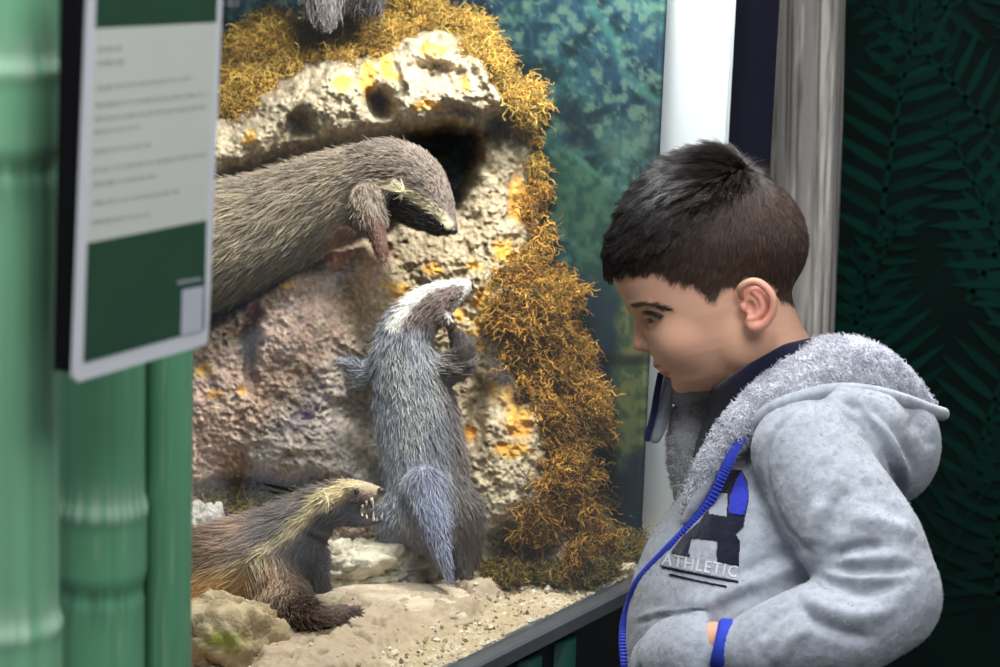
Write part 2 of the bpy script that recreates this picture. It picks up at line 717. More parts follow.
def glass_box(name, t0, t1, z0, z1, n0, n1, m, bev=0.001):
    c = G0 + GD * (t0 + t1) / 2 + GN * (n0 + n1) / 2
    c = np.array([c[0], c[1], (z0 + z1) / 2])
    V, Fc = box_vf(c, GD, GN, UP, (t1 - t0) / 2, (n1 - n0) / 2, (z1 - z0) / 2, bev)
    # keep outward winding whatever the handedness of the axes
    if np.dot(np.cross(GD, GN), UP) < 0: Fc = [q[::-1] for q in Fc]
    return mesh_obj(name, V, Fc, m, case, smooth=False)


# glass: a thin pane that mirrors by Fresnel and otherwise lets light straight through
M_glass = bpy.data.materials.new('pane_glass')
M_glass.use_nodes = True
nt = M_glass.node_tree
nt.nodes.clear()
out = nt.nodes.new('ShaderNodeOutputMaterial')
mixn = nt.nodes.new('ShaderNodeMixShader')
tr = nt.nodes.new('ShaderNodeBsdfTransparent'); tr.inputs[0].default_value = (0.95, 0.97, 0.96, 1)
gl = nt.nodes.new('ShaderNodeBsdfGlossy'); gl.inputs['Roughness'].default_value = 0.0
fr = nt.nodes.new('ShaderNodeFresnel'); fr.inputs['IOR'].default_value = 1.5
geo = nt.nodes.new('ShaderNodeNewGeometry')
ior = nt.nodes.new('ShaderNodeMapRange')                # glass seen from inside: the inverse index
ior.inputs['To Min'].default_value = 1.5; ior.inputs['To Max'].default_value = 1 / 1.5
nt.links.new(geo.outputs['Backfacing'], ior.inputs['Value']); nt.links.new(ior.outputs[0], fr.inputs['IOR'])
nt.links.new(fr.outputs[0], mixn.inputs[0]); nt.links.new(tr.outputs[0], mixn.inputs[1]); nt.links.new(gl.outputs[0], mixn.inputs[2])
nt.links.new(mixn.outputs[0], out.inputs[0])
glass_box('glass_pane', T_LEFT, T_RIGHT, Z_SILL - 0.012, 2.50, -0.006, -0.001, M_glass, 0.0)

glass_box('sill', T_LEFT - 0.3, T_RIGHT + 0.02, Z_SILL - 0.016, Z_SILL, -0.012, 0.014, M_sill, 0.002)
glass_box('base_panel', T_LEFT - 0.3, T_RIGHT + 0.02, 0.0, Z_SILL - 0.0165, -0.03, 0.006, M_base)
glass_box('corner_post', T_LEFT - 0.16, T_LEFT, 0.0, 2.52, -0.06, 0.012, M_black, 0.003)
M_culm = mat('painted_culm', lin(4, 46, 38), 0.6, 0.2, noise=(5, 0.35, (3, 3, 0.5)))
for (tx, r) in ((-0.03, .026), (0.045, .024), (0.115, .024), (0.18, .022)):
    c = G0 + GD * tx + GN * (0.006 - r * .55)
    zz = np.array([0.0, .25, .252, .262, .264, .5, .502, .512, .514, Z_SILL - .022])
    rr = r * np.array([1, 1, 1.12, 1.12, 1, 1, 1.12, 1.12, 1, 1])
    path = np.stack([np.full(len(zz), c[0]), np.full(len(zz), c[1]), zz], 1)
    V, Fc = loft(tube_rings(path, rr, 16, ref=(1, 0, 0)))
    mesh_obj('bamboo_moulding', V, Fc, M_culm, case)
glass_box('top_housing', T_LEFT - 0.16, T_RIGHT + 0.05, 2.501, 2.60, -0.62, 0.01, M_black, 0.004)

# end panel, white, closing the far right end of the case
CORNER = on_z(np.array(641.0), np.array(547.0), Z_SILL)
E1 = G0 + GD * T_RIGHT - GN * 0.004
ed = unit((E1 - CORNER) * np.array([1, 1, 0]))
en = np.array([ed[1], -ed[0], 0.0])
L_end = np.linalg.norm((E1 - CORNER)[:2])
c = (CORNER + E1) / 2 - en * 0.008
V, Fc = box_vf(np.array([c[0], c[1], (Z_SILL - .02 + 2.50) / 2]), ed, en, UP, L_end / 2 + 0.004, 0.006, (2.52 - Z_SILL) / 2)
mesh_obj('end_panel', V, Fc, M_white, case, smooth=False)

# dark frame post beyond the glass
pl, pr = P(721, 250, 2.27), P(768, 250, 2.33)
pd = unit((pr - pl) * np.array([1, 1, 0])); pn = np.array([pd[1], -pd[0], 0])
c = (pl + pr) / 2 - pn * 0.03
V, Fc = box_vf(np.array([c[0], c[1], 1.31]), pd, pn, UP, np.linalg.norm((pr - pl)[:2]) / 2, 0.028, 1.31, 0.002)
mesh_obj('frame_post', V, Fc, M_dark, case, smooth=False)

# mural: curved painted back wall
mu = np.linspace(0, 1, 330)
mpx = 641 - (641 - 60) * mu
mD = 2.27 + 0.62 * (mu ** 0.8)
base = P(mpx, np.full_like(mpx, 545.0), mD)
mz = np.linspace(Z_SILL - 0.02, 2.50, 700)
MV = np.empty((len(mu), len(mz), 3))
MV[..., :2] = base[:, None, :2]
MV[..., 2] = mz[None]
mx, my, _ = project(MV)
q = np.stack([mx / 60, my / 60, np.zeros_like(mx)], -1)
n1 = fbm(q, 5, .6); n2 = fbm(q * 2.6 + 9, 5, .7); n3 = fbm(q * 0.6 + 31, 3)
n4 = fbm(np.stack([mx / 9, my / 9, np.zeros_like(mx)], -1), 3, .7)
C = np.zeros(mx.shape + (3,)) + lin(52, 96, 98)
def mixc(C, c, w):
    w = np.clip(w, 0, 1)[..., None]
    return C * (1 - w) + np.asarray(c) * w
C = mixc(C, lin(30, 56, 76), sstep(-.1, .5, n3))
C = mixc(C, lin(33, 62, 92), sstep(140, 0, my) * .7)
C = mixc(C, lin(70, 118, 108), sstep(0.05, .5, n1) * .7)
C = mixc(C, lin(14, 30, 38), sstep(-.05, .35, n2) * .85)
C = mixc(C, lin(16, 32, 36), sstep(.05, .35, n4 + n1 * .5) * .55)
C = mixc(C, lin(120, 146, 122), sstep(0.05, .45, -n4 - n2 * .4) * .55)
def ridge(pts, c, w, below=None):
    global C
    d, _ = line_d(mx + n2 * 7, my + n1 * 7, pts)
    C = mixc(C, c, sstep(w, 0, d) * .55 * np.clip(.55 + n2, 0, 1))
ridge([(585, -40), (598, 8), (622, 40), (628, 70), (662, 100)], lin(92, 150, 140), 9)
ridge([(640, 0), (700, 70)], lin(92, 140, 135), 6)
# green spur in the middle
d = poly_sd(mx + n2 * 8, my + n1 * 8, [(548, 128), (575, 150), (612, 182), (640, 205), (655, 330), (600, 345), (575, 250), (552, 220)])
C = mixc(C, mixc(np.zeros_like(C) + lin(70, 104, 84), lin(45, 78, 70), sstep(-.2, .3, n4)), sstep(8, -14, d) * .85)
ridge([(550, 140), (580, 158), (612, 185), (645, 215)], lin(105, 150, 128), 6)
# pale scree in the upper right and dark ravine
d = poly_sd(mx + n2 * 14, my + n1 * 14, [(595, 120), (660, 105), (660, 210), (630, 200)])
C = mixc(C, lin(120, 140, 118), sstep(10, -20, d) * .5 * sstep(-.2, .4, n4))
d = poly_sd(mx + n2 * 10, my + n1 * 10, [(555, 90), (585, 95), (600, 150), (570, 150)])
C = mixc(C, lin(18, 34, 42), sstep(8, -10, d) * .8)
# boy's dark reflection painted in as navy lower down, ochre bank beside the corner
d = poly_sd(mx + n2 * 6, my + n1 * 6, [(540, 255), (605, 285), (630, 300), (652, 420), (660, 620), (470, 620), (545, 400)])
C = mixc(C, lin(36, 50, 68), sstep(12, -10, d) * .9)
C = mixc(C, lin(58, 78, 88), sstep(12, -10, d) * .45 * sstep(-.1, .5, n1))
d = poly_sd(mx + n2 * 8, my + n1 * 8, [(628, 300), (660, 280), (660, 440), (622, 470), (615, 400)])
C = mixc(C, mixc(np.zeros_like(C) + lin(150, 150, 92), lin(92, 110, 78), sstep(-.2, .3, n4)), sstep(8, -10, d) * .85)
d = poly_sd(mx, my + n1 * 6, [(585, 352), (652, 356), (652, 366), (585, 362)])
C = mixc(C, lin(20, 26, 34), sstep(4, -3, d) * .8)
C = C * np.array([.70, .78, .76])
M_mural = mat('mural_paint', rough=0.8, spec=0.15, attr='Col')
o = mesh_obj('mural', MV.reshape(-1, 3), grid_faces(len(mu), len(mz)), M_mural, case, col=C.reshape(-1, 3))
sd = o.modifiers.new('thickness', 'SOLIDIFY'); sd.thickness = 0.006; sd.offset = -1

# end panel at the near left end, behind the poles
ml = MV[-1, 0]; gl_ = G0 + GD * (T_LEFT - .01) - GN * .012
ed2 = unit((ml - gl_) * np.array([1, 1, 0])); en2 = np.array([ed2[1], -ed2[0], 0.0])
c = (ml + gl_) / 2
V, Fc = box_vf(np.array([c[0], c[1], (Z_SILL - .02 + 2.50) / 2]), ed2, en2, UP, np.linalg.norm((ml - gl_)[:2]) / 2, 0.006, (2.52 - Z_SILL) / 2)
mesh_obj('end_panel', V, Fc, mat('slate_panel', lin(52, 70, 76), 0.7, 0.2, noise=(8, .2)), case, smooth=False)

# small steel clip on the glass top left
c = G0 + GD * glass_t(229, 4) + GN * 0.004
w = P(229, 2, 1.0) - CAM_POS
w = CAM_POS + w * (((c - CAM_POS) @ GN) / (w @ GN))
V, Fc = box_vf(w, GD, GN, UP, 0.006, 0.006, 0.005, 0.002)
mesh_obj('glass_clip', V, Fc, M_steel, case, smooth=False)

# ================================================================== weathered trunk at the right of the case
TZ = np.linspace(0.0, 2.6, 300)
TH = np.linspace(0, 2 * math.pi, 96, endpoint=False)
tc0, tc1 = P(806, 0, 2.47), P(798, 335, 2.47)
def t_axis(z):
    k = (z - tc1[2]) / (tc0[2] - tc1[2])
    return tc1[None, :2] + np.clip(k, -2, 3)[:, None] * (tc0 - tc1)[None, :2]
ax_ = t_axis(TZ)
rad = 0.0425 + 0.0035 * np.interp(TZ, [tc1[2], tc0[2]], [-.6, .7]) 
uu = np.stack(np.broadcast_arrays(np.cos(TH)[None] * 2.2, np.sin(TH)[None] * 2.2, TZ[:, None] * 3.2), -1)
g1 = fbm(uu * np.array([1.6, 1.6, .9]), 4, .55); g2 = fbm(uu * np.array([5, 5, .8]) + 5, 3)
R = rad[:, None] * (1 + 0.10 * g1 + 0.05 * g2)
TV = np.stack([ax_[:, None, 0] + R * np.cos(TH), ax_[:, None, 1] + R * np.sin(TH), np.broadcast_to(TZ[:, None], R.shape)], -1)
g3 = fbm(uu * np.array([1.7, 1.7, 1.5]) + 11, 5, .65)
C = np.zeros(R.shape + (3,)) + lin(140, 135, 131)
C = mixc(C, lin(182, 175, 167), sstep(.02, .4, g3))
C = mixc(C, lin(74, 72, 74), sstep(.05, .4, -g2 - .4 * g3) * .9)
C = mixc(C, lin(150, 138, 122), sstep(.1, .5, g1) * .5)
V, Fc = loft(TV)
M_trunk = mat('weathered_bark', rough=0.85, spec=0.15, attr='Col', bump=(120, .4, .002))
o = mesh_obj('tree_trunk', V, Fc, M_trunk, None, col=C.reshape(-1, 3))
tag(o, 'slim grey weathered tree trunk standing upright behind the boy beside the dark frame', 'tree trunk')

# ================================================================== bamboo poles at the left
M_bam = mat('painted_bamboo', rough=0.38, spec=0.4, attr='Col', bump=(60, .15, .001))


def bamboo(px, D, r_px, nodes, label, col0, px_y=300, flare=1.0):
    """upright painted pole; nodes: photo heights of the rings"""
    c = P(px, px_y, D)
    s = D / F_PX
    zs = set(np.linspace(0, 2.6, 240).tolist())
    zn = [P(px, y, D)[2] for y in nodes]
    for z in zn: zs |= set((z + np.linspace(-.06, .03, 46)).tolist())
    zs = np.array(sorted(z for z in zs if 0 <= z <= 2.6))
    r = np.full(len(zs), r_px * s)
    pale = np.zeros(len(zs)); below = np.zeros(len(zs))
    for z in zn:
        e = zs - z
        r += r_px * s * (0.05 * sstep(.014, .001, e) * sstep(-.047, -.036, e) + .03 * np.exp(-((e - .002) / .005) ** 2))
        r -= r_px * s * .04 * np.exp(-((e + .050) / .005) ** 2)
        pale = np.maximum(pale, sstep(.030, .004, e) * sstep(-.004, .002, e))
        below = np.maximum(below, sstep(-.085, -.05, e) * sstep(-.036, -.05, e))
    th = np.linspace(0, 2 * math.pi, 72, endpoint=False)
    V = np.stack([c[0] + r[:, None] * np.cos(th), c[1] + r[:, None] * np.sin(th), np.broadcast_to(zs[:, None], (len(zs), 72))], -1)
    q = np.stack(np.broadcast_arrays(np.cos(th)[None] * 3 + px, np.sin(th)[None] * 3, zs[:, None] * 2.5), -1)
    st = fbm(q * np.array([2.5, 2.5, .5]), 4, .6); st2 = fbm(q * np.array([5, 5, 6.]), 3)
    C = np.zeros(st.shape + (3,)) + lin(*col0)
    C = mixc(C, lin(*col0) * .72, sstep(0, .5, st) * .6)
    C = mixc(C, lin(205, 222, 205), (pale[:, None] * sstep(-.5, .4, fbm(q * np.array([6, 6, 1.2]), 3))) * .55)
    C = mixc(C, lin(190, 215, 190), sstep(.25, .6, st2) * .25)
    C = mixc(C, lin(60, 88, 76), below[:, None] * .5 * sstep(-.3, .3, st2))
    v, f = loft(V)
    o = mesh_obj('bamboo_pole', v, f, M_bam, None, col=C.reshape(-1, 3))
    return tag(o, label, 'bamboo pole', 'green painted bamboo poles')


bamboo(2, 1.20, 55, [70, 648], 'thickest green bamboo pole at the photo edge with ring above its middle', (128, 186, 146))
bamboo(101, 1.34, 44.5, [522, -180], 'green bamboo pole behind the left half of the placard with ring below it', (104, 164, 126))
bamboo(169, 1.37, 24.5, [-60, 760], 'thinnest green bamboo pole directly beside the rock display under the placard', (96, 152, 116))

# ================================================================== placard
sg_az = math.radians(27)
sd_ = np.array([math.sin(sg_az), math.cos(sg_az), 0.0])
sn_ = np.array([sd_[1], -sd_[0], 0.0])
S0 = P(75, 383, 1.13)                                     # lower left corner


def on_sign(px, py, off=0.0):
    r = P(px, py, 1.0) - CAM_POS
    t = ((S0 + sn_ * off - CAM_POS) @ sn_) / (r @ sn_)
    return CAM_POS + r * t[..., None]


sign = empty('placard', on_sign(np.array(140.), np.array(365.)),
             'white-bordered information placard with green bands hanging on the bamboo', 'sign')
TOP = -70
c4 = on_sign(np.array([75., 208., 225.5, 93.]), np.array([383., 344., TOP - 4, TOP]))
def rounded(c4, r, n=6):
    out = []
    for i in range(4):
        p0, p, p1 = c4[i - 1], c4[i], c4[(i + 1) % 4]
        a = p + unit(p0 - p) * r; b = p + unit(p1 - p) * r
        for t in np.linspace(0, 1, n): out.append((1 - t) ** 2 * a + 2 * t * (1 - t) * p + t * t * b)
    return np.array(out)
def plate(name, poly, thick, m, parent, off=0.0):
    n = len(poly)
    a = poly + sn_ * off
    V = np.vstack([a, a - sn_ * thick])
    Fc = [list(range(n)), list(range(2 * n - 1, n - 1, -1))] + [[i, n + i, n + (i + 1) % n, (i + 1) % n] for i in range(n)]
    return mesh_obj(name, V, Fc, m, parent, smooth=False)
M_sw = mat('placard_white', lin(214, 214, 220), 0.4, 0.4, noise=(30, .02))
M_sp = mat('placard_paper', lin(205, 207, 198), 0.6, 0.3, noise=(30, .02))
M_sg = mat('placard_green', lin(40, 74, 54), 0.5, 0.3, noise=(40, .08))
M_st = mat('placard_text', lin(150, 150, 148), 0.6, 0.3)
M_st2 = mat('placard_tag', lin(188, 190, 200), 0.6, 0.3)
plate('board', rounded(c4, 0.004), 0.003, M_sw, sign)
pl4 = on_sign(np.array([79., 205., 222.5, 88.]), np.array([374., 338., TOP, TOP + 4]))
plate('mount', pl4, 0.013, M_black, sign, -.0035)
plate('green_band', on_sign(np.array([83., 204., 206., 87.]), np.array([363., 329., 220., 243.])), .0003, M_sg, sign, .0004)
plate('paper_panel', on_sign(np.array([87., 206., 216., 95.]), np.array([243., 220., 22.5, 28.5])), .0003, M_sp, sign, .0004)
plate('green_band', on_sign(np.array([95., 216., 219., 98.]), np.array([28.5, 22.5, TOP + 6, TOP + 10])), .0003, M_sg, sign, .0004)
# rows of small print (too small and blurred to read): broken strokes
rows = [(99, 49, 126, 47, 1), (98, 63, 127, 61, 1), (97, 88, 192, 77, 0), (96, 105, 209, 93, 0), (96, 119, 207, 106, 0), (95, 132, 140, 126, 0),
        (95, 151, 152, 144, 0), (94, 170, 205, 154, 0), (94, 184, 158, 175, 0), (94, 203, 183, 190, 0), (93, 222, 150, 214, 0)]
parts = []
for (xa, ya, xb, yb, b) in rows:
    x = xa
    while x < xb - 2:
        wdt = RNG.uniform(4, 11); x2 = min(x + wdt, xb)
        h = 2.6 if (b or x < xa + 14) else 1.8
        y0 = ya + (yb - ya) * (x - xa) / (xb - xa); y1 = ya + (yb - ya) * (x2 - xa) / (xb - xa)
        xx = x
        while xx < x2 - 0.8:                               # letter strokes
            k = (xx - x) / max(x2 - x, 1e-3); yy = y0 + (y1 - y0) * k
            hh = h * RNG.uniform(.7, 1.25)
            p4 = on_sign(np.array([xx, xx + 1.0, xx + 1.0, xx]), np.array([yy + hh * .6, yy + hh * .6, yy - hh * .6, yy - hh * .6]), .0009)
            parts.append((p4, [[0, 1, 2, 3]]))
            xx += 1.7
        x = x2 + 2.2
V, Fc = join_vf(parts)
mesh_obj('small_print', V, Fc, M_st, sign, smooth=False)
parts = []
for xx in np.arange(178, 200, 1.8):
    yy = 282.5 - (xx - 178) * .165
    parts.append((on_sign(np.array([xx, xx + 1.1, xx + 1.1, xx]), np.array([yy + 1.6, yy + 1.6, yy - 1.6, yy - 1.6]), .0009), [[0, 1, 2, 3]]))
V, Fc = join_vf(parts)
mesh_obj('small_print', V, Fc, M_st2, sign, smooth=False)
plate('blank_tag', on_sign(np.array([180., 201., 202.5, 181.5]), np.array([335., 331., 286., 290.])), .0003, M_st2, sign, .0008)
# ================================================================== rock formation
M_rock = mat('rock_surface', rough=0.92, spec=0.12, attr='Col', bump=(420, .6, .003))
ROCK_OUT = [(30, 330), (60, 240), (120, 150), (215, 96), (222, 60), (255, 34), (320, 20), (380, 12), (420, 0), (460, 6), (498, 26), (520, 62), (536, 110), (548, 160),
            (546, 210), (548, 255), (566, 280), (578, 320), (588, 380), (600, 440), (606, 500), (622, 540), (640, 590), (640, 760), (30, 760)]
ARCH = [(40, 262), (120, 215), (216, 172), (262, 160), (330, 138), (400, 126), (452, 122), (476, 128), (500, 120), (522, 112), (510, 92), (498, 74), (470, 52), (432, 34), (405, 40),
        (360, 66), (330, 60), (290, 84), (256, 100), (225, 118), (120, 140), (40, 220)]
CAVE = [(20, 290), (120, 235), (216, 186), (262, 172), (330, 147), (400, 134), (452, 128), (474, 134), (476, 160), (466, 184), (456, 206), (420, 212), (385, 232), (330, 250), (286, 270), (230, 312), (120, 370), (20, 410)]
NX, NY = 560, 620
gx = np.linspace(10, 668, NX)[:, None] + np.zeros((1, NY))
gy = np.linspace(-70, 640, NY)[None, :] + np.zeros((NX, 1))


def q2(sc, off=0.0):
    return np.stack([gx / sc + off, gy / sc + off * .7, np.zeros_like(gx)], -1)


wx = gx + 9 * fbm(q2(26, 3), 3); wy = gy + 9 * fbm(q2(26, 8), 3)
wx2 = gx + 4 * fbm(q2(11, 3), 3); wy2 = gy + 4 * fbm(q2(11, 8), 3)
sd_out = poly_sd(wx, wy, ROCK_OUT)
sd_arch = poly_sd(wx2, wy2, ARCH)
sd_cave = poly_sd(wx2, wy2, CAVE)
b1 = fbm(q2(85, 1), 4, .5); b2 = fbm(q2(24, 5), 4, .55); b3 = fbm(q2(7.5, 9), 3, .6); b4 = vnoise(q2(3.6, 2))
rid = 1 - np.abs(fbm(q2(34, 13), 3)) * 2
RD = 2.165 + 0.19 * (590 - gy) / 590
RD = RD - 0.024 * b1 - 0.008 * b2 - 0.0036 * b3 - 0.0017 * b4 - .005 * np.abs(fbm(q2(15, 21), 3)) - .0011 * vnoise(q2(2.1, 6))
RD = RD - 0.075 * sstep(14, -10, sd_arch)                                   # overhanging brow
RD = RD - 0.02 * sstep(0, -30, sd_arch)
RD = RD + 0.24 * sstep(10, -22, sd_cave)                                    # cave behind it
RD = RD + 0.02 * sstep(300, 200, gx) * 0
pit = sstep(.30, .62, fbm(q2(9, 41), 2)) * sstep(-.2, .3, fbm(q2(60, 43), 2))
RD = RD + .0065 * pit
# big lobes of the lower face
def lobe(cx, cy, rx, ry, amt, ang=0.0, pw=1.0):
    global RD
    c_, s_ = math.cos(ang), math.sin(ang)
    dx, dy = wx - cx, wy - cy
    u = (dx * c_ + dy * s_) / rx; v = (-dx * s_ + dy * c_) / ry
    RD = RD - amt * np.exp(-(u * u + v * v) ** pw)
lobe(300, 340, 85, 80, .055)
lobe(330, 300, 60, 45, .02)
lobe(265, 430, 70, 55, .035)
lobe(440, 250, 35, 45, .03)
lobe(500, 200, 30, 90, .03)
lobe(500, 330, 40, 60, .03)
lobe(490, 470, 35, 90, .035)
lobe(545, 480, 40, 110, .035)
lobe(330, 470, 60, 40, .03)
lobe(600, 560, 60, 30, .03)
# hollows
lobe(381, 103, 14, 15, -.075, 0, 1.6)
lobe(298, 124, 11, 12, -.05, 0, 1.5)
lobe(436, 70, 28, 11, -.03, .1, 1.8)
lobe(456, 112, 20, 9, -.03, 0, 1.5)
lobe(503, 121, 18, 12, -.045, .1, 1.5)
lobe(253, 345, 9, 40, -.04, .12, 1.8)
lobe(455, 158, 18, 26, -.06, 0, 1.5)
lobe(365, 420, 22, 55, -.04, -.35, 1.4)
lobe(475, 420, 12, 40, -.035, .15, 1.5)
lobe(300, 490, 40, 14, -.05, .1, 1.5)
lobe(240, 500, 40, 25, -.06, 0, 1.3)
lobe(520, 545, 30, 16, -.05, 0, 1.5)
lobe(388, 200, 20, 20, -.03, 0, 1.5)
# crags of the brow
d, _ = line_d(wx, wy, [(262, 160), (300, 100), (330, 62)]); RD += .012 * sstep(8, 0, d)
d, _ = line_d(wx, wy, [(395, 128), (414, 95), (400, 60)]); RD -= .014 * sstep(9, 0, d)
d, _ = line_d(wx, wy, [(470, 52), (500, 96), (522, 112)]); RD -= .02 * sstep(12, 0, d)
# wrap round at the silhouette
RD = RD + 0.20 * sstep(-26, 16, sd_out) ** 1.4 + 0.03 * sstep(-60, -10, sd_out)
# keep in front of the mural and inside the glass
mur = np.interp(gx, mpx[::-1], mD[::-1])
RD = np.minimum(RD, mur + 0.02)
r_ = P(gx, gy, 1.0) - CAM_POS
gD = ((G0 - CAM_POS) @ GN) / (r_ @ GN)
RD = np.maximum(RD, gD + 0.03)


def bil(A, px, py):
    u = np.clip((np.asarray(px) - 10) / (668 - 10) * (NX - 1), 0, NX - 1.001)
    v = np.clip((np.asarray(py) + 70) / 710 * (NY - 1), 0, NY - 1.001)
    i, j = u.astype(int), v.astype(int)
    fu, fv = u - i, v - j
    if A.ndim == 3: fu, fv = fu[..., None], fv[..., None]
    return (A[i, j] * (1 - fu) + A[i + 1, j] * fu) * (1 - fv) + (A[i, j + 1] * (1 - fu) + A[i + 1, j + 1] * fu) * fv


RV = P(gx, gy, RD)
# colours: sandstone, rosy left flank, middle greyed for the glass reflection, ochre lichen
C = np.zeros(gx.shape + (3,)) + lin(164, 144, 116)
C = mixc(C, lin(190, 174, 146), sstep(-.2, .5, b2) * .55)
C = mixc(C, lin(128, 112, 94), sstep(.05, .5, -b2) * .6)
C = mixc(C, lin(170, 154, 130), sstep(10, -10, sd_arch) * .5)
lf = sstep(420, 300, gx) * sstep(210, 270, gy)
C = mixc(C, lin(170, 132, 118), lf * .7)
C = mixc(C, lin(184, 152, 138), lf * sstep(0, .5, b2) * .5)
d = poly_sd(wx, wy, [(205, 330), (240, 285), (300, 245), (318, 250), (270, 300), (262, 345), (248, 365), (246, 320), (222, 335)])
C = mixc(C, lin(116, 76, 84), sstep(6, -8, d) * .8)
d = poly_sd(wx, wy, [(240, 440), (330, 360), (372, 330), (380, 500), (330, 500), (240, 480)])
C = mixc(C, lin(156, 150, 146), sstep(20, -20, d) * .6)
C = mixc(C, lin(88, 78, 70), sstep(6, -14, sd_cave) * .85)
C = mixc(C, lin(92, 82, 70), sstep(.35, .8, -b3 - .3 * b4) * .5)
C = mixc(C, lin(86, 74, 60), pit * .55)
C = mixc(C, lin(196, 182, 156), sstep(.15, .6, b4 + .4 * b3) * .4)
spk = vnoise(q2(3.1, 51)) + .8 * vnoise(q2(1.7, 57))
C = C * (1 + .30 * np.clip(spk, -1, 1))[..., None]
C = mixc(C, lin(98, 88, 76), sstep(.1, .5, fbm(q2(18, 61), 4, .7)) * .35)
LICH = [(392, 76, 11, 6), (368, 80, 9, 22), (385, 60, 7, 16), (434, 50, 16, 6), (466, 86, 5, 8), (425, 105, 16, 5), (249, 140, 5, 10), (342, 84, 12, 7), (398, 290, 14, 8), (388, 284, 8, 6),
        (434, 270, 10, 6), (475, 266, 8, 5), (468, 340, 18, 14), (484, 330, 10, 20), (495, 390, 10, 10), (520, 420, 14, 22), (515, 450, 18, 8), (508, 395, 9, 14), (466, 432, 9, 7),
        (205, 370, 10, 8), (215, 395, 8, 6), (288, 283, 7, 5), (243, 392, 6, 5), (528, 130, 10, 14), (520, 200, 12, 24), (505, 250, 14, 14), (485, 300, 10, 14), (460, 315, 7, 6), (540, 300, 18, 30), (535, 380, 16, 24)]
for (x, y, a, b) in LICH:
    dd = np.sqrt(((wx2 - x) / a) ** 2 + ((wy2 - y) / b) ** 2)
    C = mixc(C, mixc(np.zeros_like(C) + lin(206, 146, 58), lin(224, 180, 84), sstep(-.3, .4, b3)), sstep(1.25, .6, dd + .5 * b3) * .85)
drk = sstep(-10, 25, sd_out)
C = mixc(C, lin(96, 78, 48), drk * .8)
RF = grid_faces(NX, NY)
ok = ((sd_out < 15) & (RV[..., 2] > Z_SILL - .012) & (gx < 655)).ravel()
RF = RF[ok[RF].all(1)]
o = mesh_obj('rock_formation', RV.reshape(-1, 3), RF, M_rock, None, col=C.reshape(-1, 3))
tag(o, 'large arched sandstone rock with a cave and ochre lichen inside the glass case', 'rock')
gNx = vnormals(RV.reshape(-1, 3), grid_faces(NX, NY)).reshape(NX, NY, 3)
if (gNx[NX // 2, NY // 2] @ CF) > 0: gNx = -gNx

# ================================================================== moss
M_moss = mat('dry_moss', rough=0.8, spec=0.15, attr='Col')


def moss(name, polys, n, length, label, cols, lift=.7, rad=.0006, thick=.02, curl=.75, dens=None, parent=None, hang=.25, depth_of=None):
    px, py = [], []
    allp = np.vstack(polys)
    lo, hi = allp.min(0), allp.max(0)
    got = 0
    while got < n:
        x = RNG.uniform(lo[0], hi[0], n * 2); y = RNG.uniform(lo[1], hi[1], n * 2)
        nz = fbm(np.stack([x / 14, y / 14, x * 0], -1), 3)
        sdv = np.min([poly_sd(x, y, p) for p in polys], axis=0)
        keep = (sdv + nz * 16 < RNG.uniform(-6, 6, len(x)))
        if dens is not None: keep &= RNG.random(len(x)) < dens(x, y)
        px.append(x[keep]); py.append(y[keep]); got += keep.sum()
    px, py = np.concatenate(px)[:n], np.concatenate(py)[:n]
    if depth_of is None:
        p = P(px, py, bil(RD, px, py)); nr = unit(bil(gNx, px, py))
    else:
        p, nr = depth_of(px, py)
    nr = unit(nr + np.array([0, 0, .35]))
    clump = fbm(np.stack([px / 18, py / 18, px * 0 + 4], -1), 3)
    p = p + nr * (RNG.uniform(0, 1, n) * thick * np.clip(.5 + 1.3 * clump, .1, 1.4))[:, None]
    fl = RNG.normal(size=(n, 3)) + np.array([0, 0, -hang])
    L = RNG.uniform(.45, 1.25, n) * length
    S = strands(p, nr, fl, L, lift, k=6, curl=curl, jitter=.6, droop=.3)
    c = np.array(cols)[RNG.integers(0, len(cols), n)]
    c = c * RNG.uniform(.52, 1.1, (n, 1)) * (1 + .45 * clump[:, None])
    o = curves_obj(name, S, np.linspace(1, .5, 6)[None] * rad * RNG.uniform(.7, 1.4, (n, 1)), M_moss, parent, col=c)
    return tag(o, label, 'moss', None, 'stuff')


OC = [lin(190, 146, 64), lin(206, 166, 84), lin(160, 116, 46), lin(136, 102, 48), lin(172, 146, 74)]
RU = [lin(186, 132, 54), lin(150, 100, 40), lin(206, 156, 70), lin(112, 78, 36), lin(128, 106, 52)]
OL = [lin(142, 116, 56), lin(112, 92, 44), lin(170, 138, 70), lin(92, 78, 40), lin(122, 116, 58)]
M1 = [(214, 112), (220, 64), (255, 36), (320, 22), (380, 12), (420, -4), (462, 2), (500, 26), (522, 62), (538, 110), (550, 165), (552, 208), (540, 208), (532, 160), (522, 122),
      (508, 88), (484, 56), (446, 30), (410, 30), (380, 52), (352, 56), (326, 52), (300, 66), (268, 92), (250, 104)]
moss('hanging_moss', [M1], 26000, .026, 'golden dry moss along the top of the rock arch', OC, thick=.022)
M2 = [(526, 190), (552, 205), (556, 250), (584, 268), (582, 300), (590, 330), (586, 380), (602, 420), (606, 450), (604, 500), (612, 540), (560, 560), (520, 560), (505, 570), (490, 560), (520, 520),
      (548, 470), (536, 420), (512, 380), (492, 330), (490, 290), (512, 260), (530, 245), (520, 215)]
moss('hanging_moss', [M2], 20000, .026, 'rust brown dry moss draped down the right flank of the rock', RU, thick=.026, hang=.9,
     dens=lambda x, y: np.clip(.15 + .85 * sstep(500, 575, x + 40 * fbm(np.stack([x / 26, y / 26, x * 0 + 7], -1), 3)) , 0, 1) * sstep(-.35, .1, fbm(np.stack([x / 20, y / 20, x * 0 + 2], -1), 3)))
M3 = [(200, 490), (240, 486), (300, 490), (290, 510), (250, 560), (200, 520)]
